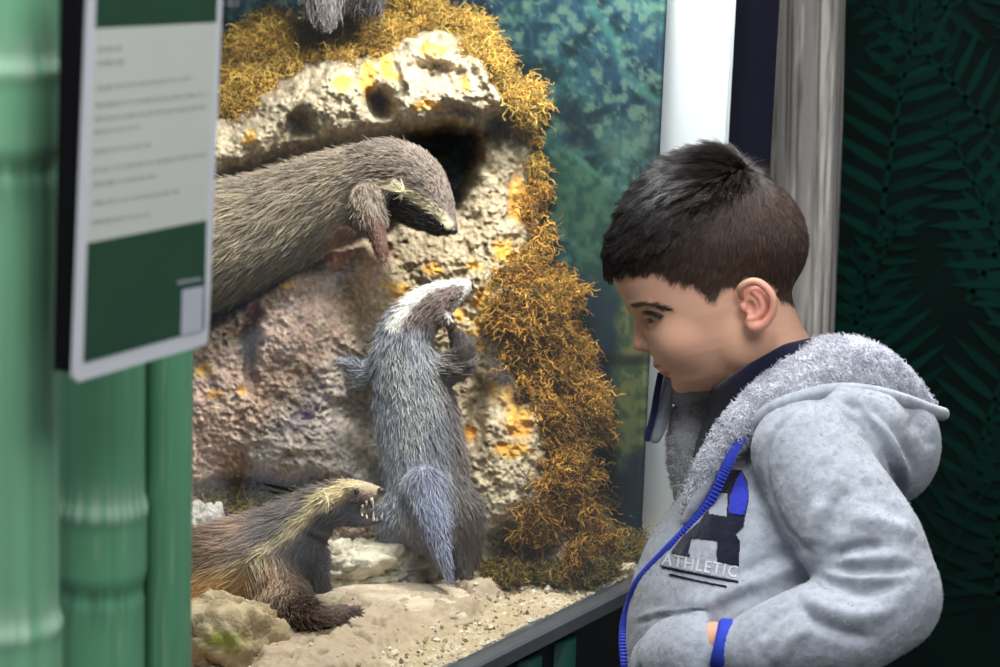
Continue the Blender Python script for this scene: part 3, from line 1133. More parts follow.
moss('hanging_moss', [M3], 3500, .022, 'sparse dry moss on the rock behind the snarling animal', OL, thick=.012, hang=.6)

# ================================================================== gravel bed, sand shelf, stones
def ground_h(px, py):
    return 0


tt = np.linspace(T_LEFT + .0, T_RIGHT - .006, 420)
vv = np.linspace(0.0065, 0.46, 250) ** 1.0
gw = G0[None, None] + GD * tt[:, None, None] - GN * vv[None, :, None]
gw = np.array(gw); gw[..., 2] = Z_SILL
kx, ky, kD = project(gw)
nq = gw * np.array([1, 1, 0])
gz = .004 * fbm(nq * 22, 3) + .0022 * fbm(nq * 90, 3) + .0012 * vnoise(nq * 300)
shelf = poly_sd(kx + 10 * fbm(nq * 40, 2), ky + 6 * fbm(nq * 40 + 3, 2), [(268, 640), (296, 604), (345, 596), (420, 590), (470, 584), (492, 596), (488, 612), (450, 632), (400, 650), (330, 700), (250, 700)])
gz += .016 * sstep(10, -12, shelf) + .006 * sstep(-10, -40, shelf)
gz += sstep(6, -8, shelf) * (.0035 * fbm(nq * 48 + 5, 3) + .0022 * fbm(nq * 150 + 9, 3) - .005 * sstep(.25, .6, fbm(nq * 70 + 21, 2)))
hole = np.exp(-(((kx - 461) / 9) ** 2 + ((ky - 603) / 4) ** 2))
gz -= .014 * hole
hole2 = np.exp(-(((kx - 366) / 16) ** 2 + ((ky - 590) / 8) ** 2))
gz -= .010 * hole2
gz += .03 * sstep(.30, .46, vv)[None, :]
gz *= sstep(0, .012, vv)[None, :] * .9 + .1
gw[..., 2] += gz
g5 = fbm(nq * 60, 4, .6); g6 = vnoise(nq * 420)
C = np.zeros(gz.shape + (3,)) + lin(190, 168, 138)
C = mixc(C, lin(222, 208, 184), sstep(0, .5, g5) * .5)
C = mixc(C, lin(140, 122, 98), sstep(.2, .7, -g6) * .5)
C = mixc(C, lin(176, 154, 132), sstep(8, -12, shelf) * .8)
C = mixc(C, lin(142, 122, 102), sstep(8, -12, shelf) * sstep(.1, .5, fbm(nq * 70 + 21, 2)) * .6)
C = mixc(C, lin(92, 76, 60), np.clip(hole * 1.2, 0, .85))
M_gravel = mat('gravel', rough=0.95, spec=0.1, attr='Col', bump=(600, .5, .002))
gravel = mesh_obj('gravel_bed', gw.reshape(-1, 3), grid_faces(len(tt), len(vv)), M_gravel, None, col=C.reshape(-1, 3))
tag(gravel, 'pale sandy gravel bed covering the floor of the glass case', 'gravel', None, 'stuff')
bpy.context.view_layer.update()
GF = grid_faces(len(tt), len(vv))
BV_ground = BVHTree.FromPolygons([tuple(v) for v in gw.reshape(-1, 3)], [tuple(f) for f in GF])


def ground_at(x, y):
    h = BV_ground.ray_cast(Vector((x, y, 2.0)), Vector((0, 0, -1)))
    return h[0].z if h[0] is not None else Z_SILL


# loose grains
ng = 5200
ti = RNG.integers(0, len(tt), ng); vi = RNG.integers(1, len(vv) - 1, ng)
cx, cy = kx[ti, vi], ky[ti, vi]
keep = (shelf[ti, vi] > -4) | (RNG.random(ng) < .12)
keep &= (cx > 180) & (cy < 700)
ti, vi = ti[keep], vi[keep]
base = gw[ti, vi]
n = len(base)
octv = np.array([[1, 0, 0], [-1, 0, 0], [0, 1, 0], [0, -1, 0], [0, 0, 1], [0, 0, -1]], float)
octf = np.array([[0, 2, 4], [2, 1, 4], [1, 3, 4], [3, 0, 4], [2, 0, 5], [1, 2, 5], [3, 1, 5], [0, 3, 5]])
size = np.exp(RNG.normal(math.log(.0017), .38, n))
GV = base[:, None] + octv[None] * size[:, None, None] * RNG.uniform(.6, 1.3, (n, 6, 1))
GV[..., 2] += size[:, None] * .35
GFc = (octf[None] + (np.arange(n) * 6)[:, None, None]).reshape(-1, 3)
pal = np.array([lin(228, 216, 196), lin(196, 178, 150), lin(168, 146, 116), lin(210, 196, 172), lin(240, 234, 222), lin(128, 108, 86)])
gc = pal[RNG.integers(0, len(pal), n)]
o = mesh_obj('gravel_grains', GV.reshape(-1, 3), GFc, M_gravel, gravel, col=np.repeat(gc, 6, 0), smooth=False)

M_stone = mat('stone', rough=0.9, spec=0.12, attr='Col', bump=(300, .6, .003))


def stone(name, px, py, D, rx, ry, rz, label, c1, c2, seed, amp=.16, moss_patch=None, flat=2.6, yaw=0.0, n=110, cat='rock', sink=.25):
    """boulder: noisy superellipsoid resting on the gravel; radii in metres (across, up, deep)"""
    c = P(px, py, D)
    u = np.linspace(0, 2 * math.pi, n, endpoint=False); v = np.linspace(-math.pi / 2, math.pi / 2, n // 2)
    cu, su = np.cos(u)[None], np.sin(u)[None]; cv, sv = np.cos(v)[:, None], np.sin(v)[:, None]
    dirs = np.stack(np.broadcast_arrays(cv * cu, cv * su, sv), -1)
    k = (np.abs(dirs[..., 0]) ** flat + np.abs(dirs[..., 1]) ** flat + np.abs(dirs[..., 2]) ** flat) ** (-1 / flat)
    dsp = fbm(dirs * 1.6 + seed, 3) * amp * 1.6 + fbm(dirs * 5 + seed, 4, .6) * amp * .7 + fbm(dirs * 16 + seed, 3) * amp * .22
    fac = np.abs(fbm(dirs * 2.2 + seed * 2, 2)); dsp -= amp * .8 * sstep(.12, 0, fac)
    r = k * (1 + dsp)
    L = dirs * r[..., None] * np.array([rx, rz, ry])
    cy_, sy_ = math.cos(yaw), math.sin(yaw)
    L = np.stack([L[..., 0] * cy_ - L[..., 1] * sy_, L[..., 0] * sy_ + L[..., 1] * cy_, L[..., 2]], -1)
    V = c + L
    g = fbm(dirs * 4 + seed, 4, .6); g2_ = fbm(dirs * 14 + seed, 3)
    C = mixc(np.zeros(g.shape + (3,)) + lin(*c1), lin(*c2), sstep(-.3, .4, g))
    C = mixc(C, lin(*c1) * .5, sstep(.2, .6, -g2_) * .6)
    if moss_patch:
        x_, y_, _ = project(V)
        dd = np.sqrt(((x_ - moss_patch[0]) / moss_patch[2]) ** 2 + ((y_ - moss_patch[1]) / moss_patch[3]) ** 2)
        C = mixc(C, lin(118, 122, 42), sstep(1.2, .4, dd + .5 * g2_) * .85)
    Vf = V.reshape(-1, 3)
    m, nn = V.shape[:2]
    i = np.arange(m * nn).reshape(m, nn)
    j = np.roll(i, -1, 1)
    Fq = np.stack([i[:-1], j[:-1], j[1:], i[1:]], -1).reshape(-1, 4)
    o = mesh_obj(name, Vf, Fq, M_stone, None, col=C.reshape(-1, 3))
    return tag(o, label, cat)


stone('boulder', 222, 655, 1.93, .060, .050, .045, 'rounded pale boulder with a mossy green patch at the lower left corner of the case', (146, 126, 98), (188, 168, 136), 3.1, .15, (224, 640, 26, 12))
stone('sandstone_block', 345, 572, 2.115, .052, .030, .04, 'cracked pale sandstone block behind the outstretched paw', (176, 164, 142), (216, 204, 182), 7.7, .22, flat=3.4)
stone('sandstone_block', 400, 563, 2.14, .034, .026, .03, 'blocky grey stone below the tail of the climbing animal', (150, 140, 124), (206, 194, 172), 12.3, .2, flat=4)
stone('stone', 196, 536, 2.10, .026, .030, .03, 'small grey stone at the case edge above the snarling animal', (150, 142, 132), (190, 182, 170), 21.0, .2)
stone('sandstone_slab', 395, 612, 2.055, .078, .020, .05, 'flat sandy slab in front of the tail of the climbing animal', (186, 166, 142), (208, 190, 166), 33.0, .10, flat=2.8)
for k, (x, y, r, lb) in enumerate([(533, 570, .005, 'pale pebble at the foot of the moss, beside a smaller one'), (542, 574, .004, 'small tan pebble just right of the pale pebble by the moss'),
                                  (586, 563, .005, 'whitish pebble lying near the moss tuft in the case corner'), (628, 571, .011, 'largest pale stone beside the sill in the right corner of the case'),
                                  (436, 606, .004, 'tiny white pebble on the sand shelf'), (340, 640, .004, 'white pebble in the gravel below the stretched paw'),
                                  (510, 572, .004, 'dark brown pebble lying left of the pale pebbles by the moss')]):
    g = on_z(np.array(float(x)), np.array(float(y)), Z_SILL + .004)
    D_ = project(g)[2]
    dark = 'dark' in lb
    stone('pebble', x, y, float(D_), r, r * .7, r * .8, lb, (96, 84, 72) if dark else (206, 186, 156), (120, 104, 90) if dark else (236, 224, 202), 40 + k, .12, n=40, cat='pebble')

# moss tuft at the foot of the rock, on the gravel
def on_ground(px, py):
    g = on_z(px, py, Z_SILL + .006)
    n = np.zeros_like(g); n[:, 2] = 1
    lim = ((g - G0) @ GN) > -.02
    g = g - GN * np.where(lim, ((g - G0) @ GN) + .02, 0)[:, None]
    return g, n
moss('moss_tuft', [[(478, 566), (520, 552), (560, 548), (600, 540), (640, 545), (640, 556), (600, 576), (550, 584), (500, 586)]], 8000, .026,
     'olive dry moss tuft on the gravel at the foot of the rock', OL, thick=.012, depth_of=on_ground, lift=.9)
# ================================================================== mounted animals
M_skin = mat('animal_hide', rough=0.8, spec=0.15, attr='Col')
M_fur = mat('animal_fur', rough=0.55, spec=0.25, attr='Col')
M_eye = mat('glass_eye', lin(14, 10, 8), 0.08, 0.6)
M_nose = mat('nose_leather', lin(58, 50, 52), 0.4, 0.4)
M_tooth = mat('tooth_ivory', lin(238, 228, 200), 0.35, 0.4)
M_mouth = mat('mouth_lining', lin(92, 42, 40), 0.4, 0.4)
M_claw = mat('claw_horn', lin(120, 108, 96), 0.4, 0.4)


def pxchain(rows, k=0.012, fl=1.0, dense=4):
    """rows of photo x, y, distance, radius in photo pixels -> chain in camera space"""
    r = np.asarray(rows, float)
    if dense and len(r) > 2: r = smooth_path(r, (len(r) - 1) * dense + 1)
    return chain(CL(r[:, 0], r[:, 1], r[:, 2]), r[:, 3] * r[:, 2] / F_PX, fl, 0.0)


def ball(px, py, D, r, axes=None):
    c = CL(px, py, D)
    r = np.broadcast_to(np.asarray(r, float), (3,)) * D / F_PX
    return ellipsoid(c, r, axes)


class Animal:
    def __init__(self, name, label, group='mounted badgers in the case'):
        self.name, self.label, self.group = name, label, group
        self.terms, self.flow = [], []

    def limb(self, rows, k=.010, fl=1.0, flow=True):
        self.terms.append((pxchain(rows, fl=fl), k))
        if flow:
            r = smooth_path(np.asarray(rows, float), 24) if len(rows) > 2 else np.asarray(rows, float)
            self.flow.append((CL(r[:, 0], r[:, 1], r[:, 2]), r[:, 3] * r[:, 2] / F_PX))

    def add(self, fn, k): self.terms.append((fn, k))
    def cut(self, fn, k): self.terms.append((fn, k, 'sub'))

    def build(self, lo, hi, h, colour, floor_cut=None):
        fn = blend(*self.terms)
        V, Q = surface_nets(fn, CL(*lo), CL(*hi), h) if False else surface_nets(fn, np.minimum(CL(*lo), CL(*hi)), np.maximum(CL(*lo), CL(*hi)), h)
        V = relax(V, Q, 2, .4)
        self.Vc, self.Q = V, Q
        x = V[:, 0] / -V[:, 2] * F_PX + 500; y = -V[:, 1] / -V[:, 2] * F_PX + 333.5
        self.colour = colour
        N = vnormals(V, Q)
        if np.mean((fn((V + N * .002).astype(np.float32)) > 0)) < .5: Q = Q[:, ::-1]; self.Q = Q
        c = colour(x, y, V)
        self.obj = mesh_obj(self.name, to_world(V), Q, M_skin, None, col=c * .8)
        tag(self.obj, self.label, 'stuffed animal', self.group)
        return self.obj

    def fur(self, n, length, rad=.0004, lift=.35, jitter=.22, bare=None, curl=.06):
        """length(x,y,V): metres"""
        p, nn, idx = scatter(self.Vc, self.Q, n)
        x = p[:, 0] / -p[:, 2] * F_PX + 500; y = -p[:, 1] / -p[:, 2] * F_PX + 333.5
        best = np.full(n, 1e9); fl = np.zeros((n, 3))
        for pts, rr in self.flow:
            for i in range(len(pts) - 1):
                e = pts[i + 1] - pts[i]
                w = p - pts[i]
                t = np.clip(w @ e / (e @ e + 1e-12), 0, 1)
                d = np.linalg.norm(w - t[:, None] * e, axis=1) - (rr[i] + (rr[i + 1] - rr[i]) * t)
                m = d < best - 1e-5
                best = np.where(m, d, best); fl[m] = unit(e)
        fl = fl + np.array([0, -.25, 0])
        L = length(x, y, p) * RNG.uniform(.65, 1.25, n)
        cl = fbm(p * 90, 2)
        fl = fl + .35 * np.stack([fbm(p * 60 + 3, 2), fbm(p * 60 + 13, 2), fbm(p * 60 + 23, 2)], 1)
        keep = L > .0008
        p, nn, L, fl, x, y, cl = p[keep], nn[keep], L[keep], fl[keep], x[keep], y[keep], cl[keep]
        S = strands(p, nn, fl, L, lift, k=5, curl=curl, jitter=jitter)
        c = self.colour(x, y, p) * RNG.uniform(.7, 1.35, (len(p), 1)) * (1 + .25 * cl[:, None])
        pale = RNG.random(len(p)) < .18
        c[pale] = c[pale] * .5 + lin(190, 180, 168) * .5 * np.clip(c[pale].mean(1, keepdims=True) * 4, .3, 1.2)
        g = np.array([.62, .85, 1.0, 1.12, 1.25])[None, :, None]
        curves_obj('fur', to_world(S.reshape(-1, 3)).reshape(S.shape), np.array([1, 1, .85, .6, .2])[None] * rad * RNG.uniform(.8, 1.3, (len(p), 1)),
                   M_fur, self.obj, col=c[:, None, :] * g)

    def ballpart(self, name, px, py, D, r, m, stretch=(1, 1, 1)):
        u = np.linspace(0, 2 * math.pi, 20, endpoint=False); v = np.linspace(-1.5, 1.5, 11)
        d = np.stack([np.cos(v)[:, None] * np.cos(u), np.cos(v)[:, None] * np.sin(u), np.broadcast_to(np.sin(v)[:, None], (11, 20))], -1)
        V, Fc = loft(CL(px, py, D) + d * r * D / F_PX * np.array(stretch))
        return mesh_obj(name, to_world(V), Fc, m, self.obj)

    def spike(self, name, a, b, r, m, bend=0.0, tip=.12, n=8):
        """tapering curved cone between two (x, y, D) photo points"""
        A, B = CL(*a), CL(*b)
        t = np.linspace(0, 1, 7)[:, None]
        side = np.array([1.0, 0, 0])
        path = A + (B - A) * t + side * bend * np.sin(t * math.pi) * np.linalg.norm(B - A)
        V, Fc = loft(tube_rings(path, r * a[2] / F_PX * (1 - (1 - tip) * t[:, 0] ** 1.3), n, ref=(0, .1, 1)))
        return mesh_obj(name, to_world(V), Fc, m, self.obj)


def paw(an, x, y, D, ang, size, toes=4, spread=.35, r=3.2, claws=True, dD=0.0):
    """foot pad with separate toes pointing along ang (photo degrees, 0 = right, 90 = down)"""
    a = math.radians(ang)
    dx, dy = math.cos(a), math.sin(a)
    an.add(ball(x, y, D, (size * .62, size * .55, size * .5)), .004)
    ends = []
    for i in range(toes):
        s = (i - (toes - 1) / 2)
        b = a + s * spread
        L = size * (1.25 - .12 * abs(s))
        ex, ey = x + math.cos(b) * L, y + math.sin(b) * L
        eD = D + dD - .004 * math.cos(s)
        an.add(pxchain([(x + math.cos(b) * size * .3, y + math.sin(b) * size * .3, D, r), (x + math.cos(b) * L * .7, y + math.sin(b) * L * .7 - r * .3, eD, r * .95), (ex, ey, eD, r * .75)]), .0012)
        ends.append((ex, ey, eD, b))
    return ends


def claws(an, ends, L=6.0, r=1.3):
    for (x, y, D, b) in ends:
        an.spike('claw', (x, y, D - .001), (x + math.cos(b) * L, y + math.sin(b) * L + 1.5, D - .002), r, M_claw, .1)


def mixn(a, b, w):
    return a * (1 - w[:, None]) + np.asarray(b) * w[:, None]


# ---- A: lying in the cave, head over the ledge
A = Animal('stuffed_badger', 'grey-brown stuffed badger lying in the rock cave with its head over the ledge')
A.limb([(452, 226, 2.150, 6), (443, 219, 2.155, 13), (432, 200, 2.165, 21), (416, 181, 2.175, 28), (392, 174, 2.19, 33), (360, 185, 2.205, 38), (320, 202, 2.215, 44), (270, 225, 2.225, 50), (215, 244, 2.235, 57), (150, 268, 2.25, 58), (95, 290, 2.265, 50), (55, 310, 2.28, 30), (20, 330, 2.28, 13), (-15, 352, 2.27, 5)])
A.limb([(368, 200, 2.165, 17), (374, 222, 2.135, 11), (378, 240, 2.125, 8), (381, 250, 2.122, 7)])
A.limb([(398, 196, 2.175, 20), (420, 213, 2.168, 16), (438, 226, 2.16, 9)], flow=False)
eA = paw(A, 382, 253, 2.120, 82, 9, spread=.28, r=2.4)
A.add(ball(398, 190, 2.145, (7, 8, 5)), .004)                               # ear
A.add(ball(447, 229, 2.140, (7, 6, 7)), .006)


def colA(x, y, V):
    n = fbm(V * 60, 3); n2 = fbm(V * 18 + 4, 3)
    c = np.zeros((len(x), 3)) + lin(148, 129, 108)
    c = mixn(c, lin(182, 164, 138), sstep(340, 230, x) * sstep(-.3, .4, n2) * .8)
    c = mixn(c, lin(108, 98, 92), sstep(-.05, .4, n) * .5)
    c = mixn(c, lin(134, 118, 110), sstep(330, 400, x) * .8)
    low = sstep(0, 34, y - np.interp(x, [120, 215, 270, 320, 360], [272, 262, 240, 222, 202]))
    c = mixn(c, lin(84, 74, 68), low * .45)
    d, _ = line_d(x, y, [(386, 184), (404, 190), (424, 203), (440, 214), (449, 224)])
    below = (y - np.interp(x, [380, 404, 424, 449], [184, 190, 203, 224]))
    face = sstep(378, 392, x) * sstep(2, 8, below)
    c = mixn(c, lin(40, 34, 34), face * .95)
    c = mixn(c, lin(206, 192, 160), sstep(7, 2.5, d))
    leg = sstep(212, 226, y) * sstep(362, 368, x) * (x < 396)
    c = mixn(c, lin(112, 78, 70), leg * .9)
    return c


A.build((-40, 100, 2.02), (480, 390, 2.42), .0017, colA)
A.fur(36000, lambda x, y, V: np.where((y > 222) & (x > 362) & (x < 396), .0035, np.interp(x, [200, 300, 380, 420, 452], [.019, .016, .011, .007, .003])), rad=.00034, lift=.28)
A.ballpart('eye', 441, 226, 2.132, 3.2, M_eye)
A.ballpart('nose', 453, 231, 2.140, 5, M_nose, (1, .8, 1))
claws(A, eA, 5, 1.1)

# ---- B: climbing the rock face, seen from behind
def rk(x, y): return float(bil(RD, x, y))
B = Animal('stuffed_badger', 'blue-grey stuffed badger climbing the rock face with its back to the glass')
bD = lambda x, y, o: (x, y, rk(x, y) + o)
B.limb([(467, 286, 2.155, 6), (454, 292, 2.15, 12), (434, 304, 2.145, 19), (414, 322, 2.145, 24), (404, 346, 2.145, 28), (408, 378, 2.145, 35), (417, 420, 2.14, 39), (426, 470, 2.13, 39), (430, 508, 2.12, 37), (430, 524, 2.12, 28)])
B.limb([(424, 485, 2.085, 17), (433, 520, 2.07, 13), (441, 550, 2.06, 8), (448, 576, 2.055, 2.5)])
B.limb([(438, 372, 2.14, 17), (458, 362, 2.14, 13), (461, 346, 2.145, 9.5), (457, 337, 2.145, 7)])
B.limb([(384, 372, 2.15, 17), (364, 374, 2.145, 11), (352, 366, 2.14, 8)])
B.limb([(402, 515, 2.12, 24), (393, 542, 2.125, 15), (391, 560, 2.13, 10)])
B.limb([(458, 512, 2.12, 24), (466, 540, 2.125, 16), (467, 558, 2.13, 11)])
eB = paw(B, 455, 333, 2.142, -120, 8, r=2.4, spread=.3)
eB += paw(B, 349, 364, 2.135, 190, 8, r=2.4, spread=.3)
eB2 = paw(B, 390, 564, 2.12, 95, 9, r=2.6, spread=.28) + paw(B, 467, 562, 2.12, 85, 9, r=2.6, spread=.28)
B.add(ball(417, 306, 2.13, (6, 6, 4)), .004)
B.add(ball(444, 317, 2.13, (6, 6, 4)), .004)


def colB(x, y, V):
    n = fbm(V * 60 + 40, 3); n2 = fbm(V * 22 + 14, 3)
    c = np.zeros((len(x), 3)) + lin(148, 149, 158)
    c = mixn(c, lin(112, 112, 124), sstep(-.1, .4, n) * .6)
    c = mixn(c, lin(190, 186, 182), sstep(0, .4, n2) * .5)
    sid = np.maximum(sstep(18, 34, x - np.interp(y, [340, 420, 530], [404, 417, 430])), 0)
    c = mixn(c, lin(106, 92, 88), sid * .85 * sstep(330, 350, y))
    c = mixn(c, lin(112, 98, 92), sstep(478, 520, y) * sstep(440, 452, x) * .7)
    t = sstep(30, 8, np.abs(x - np.interp(y, [450, 530, 580], [422, 434, 447]))) * sstep(440, 500, y)
    c = mixn(c, lin(150, 154, 182), t * .7)
    head = sstep(334, 318, y) * sstep(395, 402, x)
    c = mixn(c, lin(126, 104, 98), head * .9)
    d, _ = line_d(x, y, [(396, 322), (410, 303), (430, 286), (452, 279), (466, 280), (470, 290), (464, 304), (452, 316)])
    c = mixn(c, lin(232, 228, 222), sstep(8, 3, d) * sstep(332, 322, y))
    c = mixn(c, lin(70, 58, 54), sstep(444, 450, x) * sstep(316, 326, y) * (y < 362) * .9)
    return c


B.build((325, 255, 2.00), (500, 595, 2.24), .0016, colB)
B.fur(32000, lambda x, y, V: np.where(y < 335, np.interp(x, [400, 440, 470], [.011, .007, .0025]), np.where((x > 446) & (y < 345) | (x < 360), .005, np.where(y > 520, .009, .013))), rad=.00034, lift=.24)
B.ballpart('nose', 470, 286, 2.155, 4, M_nose)
B.ballpart('eye', 452, 300, 2.128, 2.2, M_eye)
claws(B, eB + eB2, 5, 1.1)

# ---- C: snarling, forepaw stretched out on the sand
Cn = Animal('stuffed_badger', 'brown stuffed badger snarling with open mouth and bared teeth, forepaw on the sand')
Cn.limb([(381, 492, 2.005, 4.5), (372, 493, 2.005, 8.5), (358, 494, 2.008, 13), (340, 500, 2.015, 19), (320, 510, 2.022, 22), (300, 526, 2.03, 28), (272, 548, 2.04, 37), (242, 564, 2.05, 43), (205, 574, 2.06, 40), (165, 580, 2.07, 36), (130, 588, 2.09, 28)])
Cn.limb([(338, 508, 2.012, 15), (350, 516, 2.008, 10), (364, 521, 2.005, 6), (379, 520, 2.003, 3.6)], k=.006, flow=False)
def gD_at(x, y):
    h = BV_ground.ray_cast(Vector(CAM_POS), Vector(unit(P(x, y, 1.0) - CAM_POS)))
    return float(project(np.array(h[0]))[2])
g1_, g2_, g3_ = gD_at(300, 628), gD_at(322, 626), gD_at(346, 621)
Cn.limb([(270, 568, 2.03, 32), (282, 594, 2.012, 25), (300, 614, (g1_ + 2.0) / 2 - .010, 16), (322, 617, g2_ - .010, 10.5), (342, 613, g3_ - .008, 8.5)])
Cn.limb([(306, 556, 2.06, 20), (314, 584, 2.062, 13), (326, 600, 2.062, 9), (338, 602, 2.062, 7)])
eC = paw(Cn, 349, 612, g3_ - .008, -8, 9, r=2.7, spread=.26)
eC2 = paw(Cn, 342, 602, 2.062, 0, 8, r=2.4, spread=.26)
Cn.add(ball(352, 488, 1.992, (8, 3, 5)), .005)                             # brow
Cn.cut(pxchain([(400, 508, 2.003, 9), (384, 508, 2.003, 8), (370, 509, 2.004, 6), (358, 511, 2.006, 2.5)], fl=1.6), .0015)   # open mouth
Cn.cut(ball(356.5, 492, 1.985, 3.4), .001)
Cn.add(ball(322, 501, 1.992, (8, 7, 4)), .004)                             # ear
Cn.cut(ball(324, 502, 1.986, (3.5, 3, 2.5)), .002)


def colC(x, y, V):
    n = fbm(V * 60 + 70, 3); n2 = fbm(V * 24 + 74, 3)
    c = np.zeros((len(x), 3)) + lin(174, 144, 118)
    c = mixn(c, lin(176, 150, 118), sstep(0, .4, n2) * .5)
    mid = np.interp(x, [200, 230, 262, 300, 322, 345, 366], [578, 568, 556, 524, 504, 492, 486])
    up_ = sstep(2, -8, y - mid)
    c = mixn(c, lin(128, 112, 104), up_ * sstep(230, 270, x))
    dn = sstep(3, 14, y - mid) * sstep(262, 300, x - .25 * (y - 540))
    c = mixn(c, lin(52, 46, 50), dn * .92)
    c = mixn(c, lin(100, 78, 66), sstep(590, 606, y) * sstep(262, 280, x) * .85)
    c = mixn(c, lin(120, 100, 92), sstep(600, 608, y) * sstep(322, 336, x) * .8)
    c = mixn(c, lin(228, 180, 114), sstep(258, 222, x) * sstep(560, 580, y + 8 * n2))
    c = mixn(c, lin(112, 84, 62), sstep(232, 205, x) * sstep(574, 556, y) * .8)
    d, t = line_d(x, y, [(376, 488), (362, 485), (345, 488), (322, 499), (306, 516), (290, 530), (262, 552), (236, 566)])
    c = mixn(c, lin(226, 206, 160), sstep(7, 3, d - 2.0 * (t < .45)) * np.interp(t, [0, .5, 1], [1, 1, .55]))
    muz = sstep(354, 368, x) * sstep(506, 496, y)
    c = mixn(c, lin(196, 166, 144), muz * .7)
    jaw = sstep(352, 364, x) * sstep(511, 516, y) * (y < 530)
    c = mixn(c, lin(110, 98, 98), jaw * .8)
    md = poly_sd(x, y, [(360, 511), (370, 503), (378, 500), (388, 500), (388, 517), (378, 518), (368, 516)])
    c = mixn(c, lin(52, 26, 26), sstep(1.5, -1, md))
    return c


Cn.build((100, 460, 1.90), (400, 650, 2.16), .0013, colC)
def lenC(x, y, V):
    L = np.interp(x, [200, 300, 330, 350, 366, 385], [.020, .015, .009, .005, .0018, .0005])
    L = np.where((y > 598) & (x > 315), .004, L)
    md = poly_sd(x, y, [(354, 511), (368, 500), (378, 496), (392, 496), (392, 521), (378, 521), (366, 520)])
    L = np.where((md < 2), 0, L)
    return np.where(np.hypot(x - 356.5, y - 492) < 5, 0, L)
Cn.fur(34000, lenC, rad=.00034, lift=.28)
Cn.ballpart('nose', 381.5, 491, 2.0, 4.6, M_nose, (1.0, .85, 1.2))
Cn.ballpart('eye', 356.5, 492, 1.989, 3.0, M_eye)
Cn.ballpart('tongue', 366, 515.5, 2.004, 5, M_mouth, (1.6, .45, 1.1))
for (x0, y0, x1, y1, r, dd) in ((371, 498, 373, 510, 1.9, -.005), (377.5, 497, 379, 508, 1.7, .006), (366, 501, 366.5, 506, 1.4, -.006), (362, 505, 362.6, 509, 1.2, -.007),
                                (380.5, 497, 381, 501.5, .9, -.001), (382, 497, 382.5, 501, .9, .002), (383, 497, 383.2, 501, .9, .004)):
    Cn.spike('tooth', (x0, y0, 2.003 + dd), (x1, y1, 2.003 + dd), r, M_tooth, .08)
for (x0, y0, x1, y1, r, dd) in ((374, 521, 374, 511, 1.7, -.004), (381, 520, 383, 512, 1.6, .005), (367, 518.5, 366.6, 514, 1.3, -.005), (362.5, 516, 362, 512.5, 1.2, -.006),
                                (377, 521, 377, 517, .9, -.001), (378.5, 521, 378.7, 517, .9, .001), (380, 521, 380.3, 517, .9, .003)):
    Cn.spike('tooth', (x0, y0, 2.001 + dd), (x1, y1, 2.001 + dd), r, M_tooth, -.06)
claws(Cn, eC, 6, 1.3)
claws(Cn, eC2, 5, 1.1)

# ---- D: standing on top of the rock, mostly above the picture
Dn = Animal('stuffed_badger', 'dark grey stuffed badger on top of the rock, only its legs and belly in view')
Dn.limb([(470, -108, 2.34, 8), (452, -110, 2.35, 18), (425, -104, 2.36, 26), (380, -92, 2.37, 34), (310, -86, 2.38, 38), (240, -84, 2.39, 36), (190, -78, 2.40, 26)])
Dn.limb([(318, -62, 2.36, 28), (322, -30, 2.335, 24), (324, 0, 2.31, 19), (326, 20, 2.295, 10)])
Dn.limb([(372, -64, 2.35, 22), (371, -30, 2.33, 18), (368, 2, 2.30, 13)])
Dn.limb([(212, -62, 2.39, 22), (204, -20, 2.37, 16), (200, 34, 2.35, 9)])
Dn.limb([(190, -78, 2.40, 16), (165, -68, 2.41, 12), (140, -50, 2.42, 6)])


def colD(x, y, V):
    n = fbm(V * 60 + 90, 3)
    c = np.zeros((len(x), 3)) + lin(122, 112, 110)
    c = mixn(c, lin(84, 76, 76), sstep(-.1, .4, n) * .7)
    c = mixn(c, lin(50, 42, 44), sstep(345, 356, x) * sstep(-20, -8, y) * .9)
    return c


Dn.build((110, -160, 2.2), (490, 60, 2.5), .0024, colD)
Dn.fur(9000, lambda x, y, V: np.where(y > 12, .008, .018), rad=.0005)
# ================================================================== the boy
HD = 1.913                                            # distance of the head's mid plane
KP = HD / F_PX                                        # metres per photo pixel there
HC = CL(700.0, 270.0, HD)
Es = unit(-HC)                                        # towards the viewer: the head is seen in profile
_fx = np.array([-0.966, -0.259, 0.0]); Ef = unit(_fx - (_fx @ Es) * Es)
Eu = np.cross(Es, Ef); Eu = Eu if Eu[1] > 0 else -Eu
A0, B0 = -0.966 * 700 + 0.259 * 270, -0.259 * 700 - 0.966 * 270
HB = np.stack([Ef, Eu, Es])                           # rows: head axes in camera space


def h2c(q): return HC + ((np.asarray(q, float) - np.array([A0, B0, 0])) * KP) @ HB
def c2h(c): return ((np.asarray(c, float) - HC) @ HB.T) / KP + np.array([A0, B0, 0])
def ab(px, py): return (-0.966 * px + 0.259 * py, -0.259 * px - 0.966 * py)
def L(px, py, s=0.0):
    a, b = ab(px, py)
    return (a, b, s)
def hpx(a, b): return -0.966 * a - 0.259 * b, 0.259 * a - 0.966 * b


# ---- head: cranium, face in horizontal slices, features
T_b = np.array([-562, -559, -556, -551, -545, -538, -530, -520, -510, -500, -485, -470, -455, -440, -420, -400, -385, -370.])
T_f = np.array([-588, -572, -564, -556.5, -551.5, -551, -544, -539.5, -537.5, -537, -535, -531.5, -525.5, -521, -519.5, -524, -537, -565.])
T_k = np.array([-600, -606, -612, -622, -632, -638, -643, -650, -658, -664, -668, -672, -676, -680, -680, -680, -670, -650])
T_w = np.array([6, 17, 25, 33, 41, 47, 52, 57, 60, 62, 65, 67, 68, 68, 66, 60, 50, 30.])


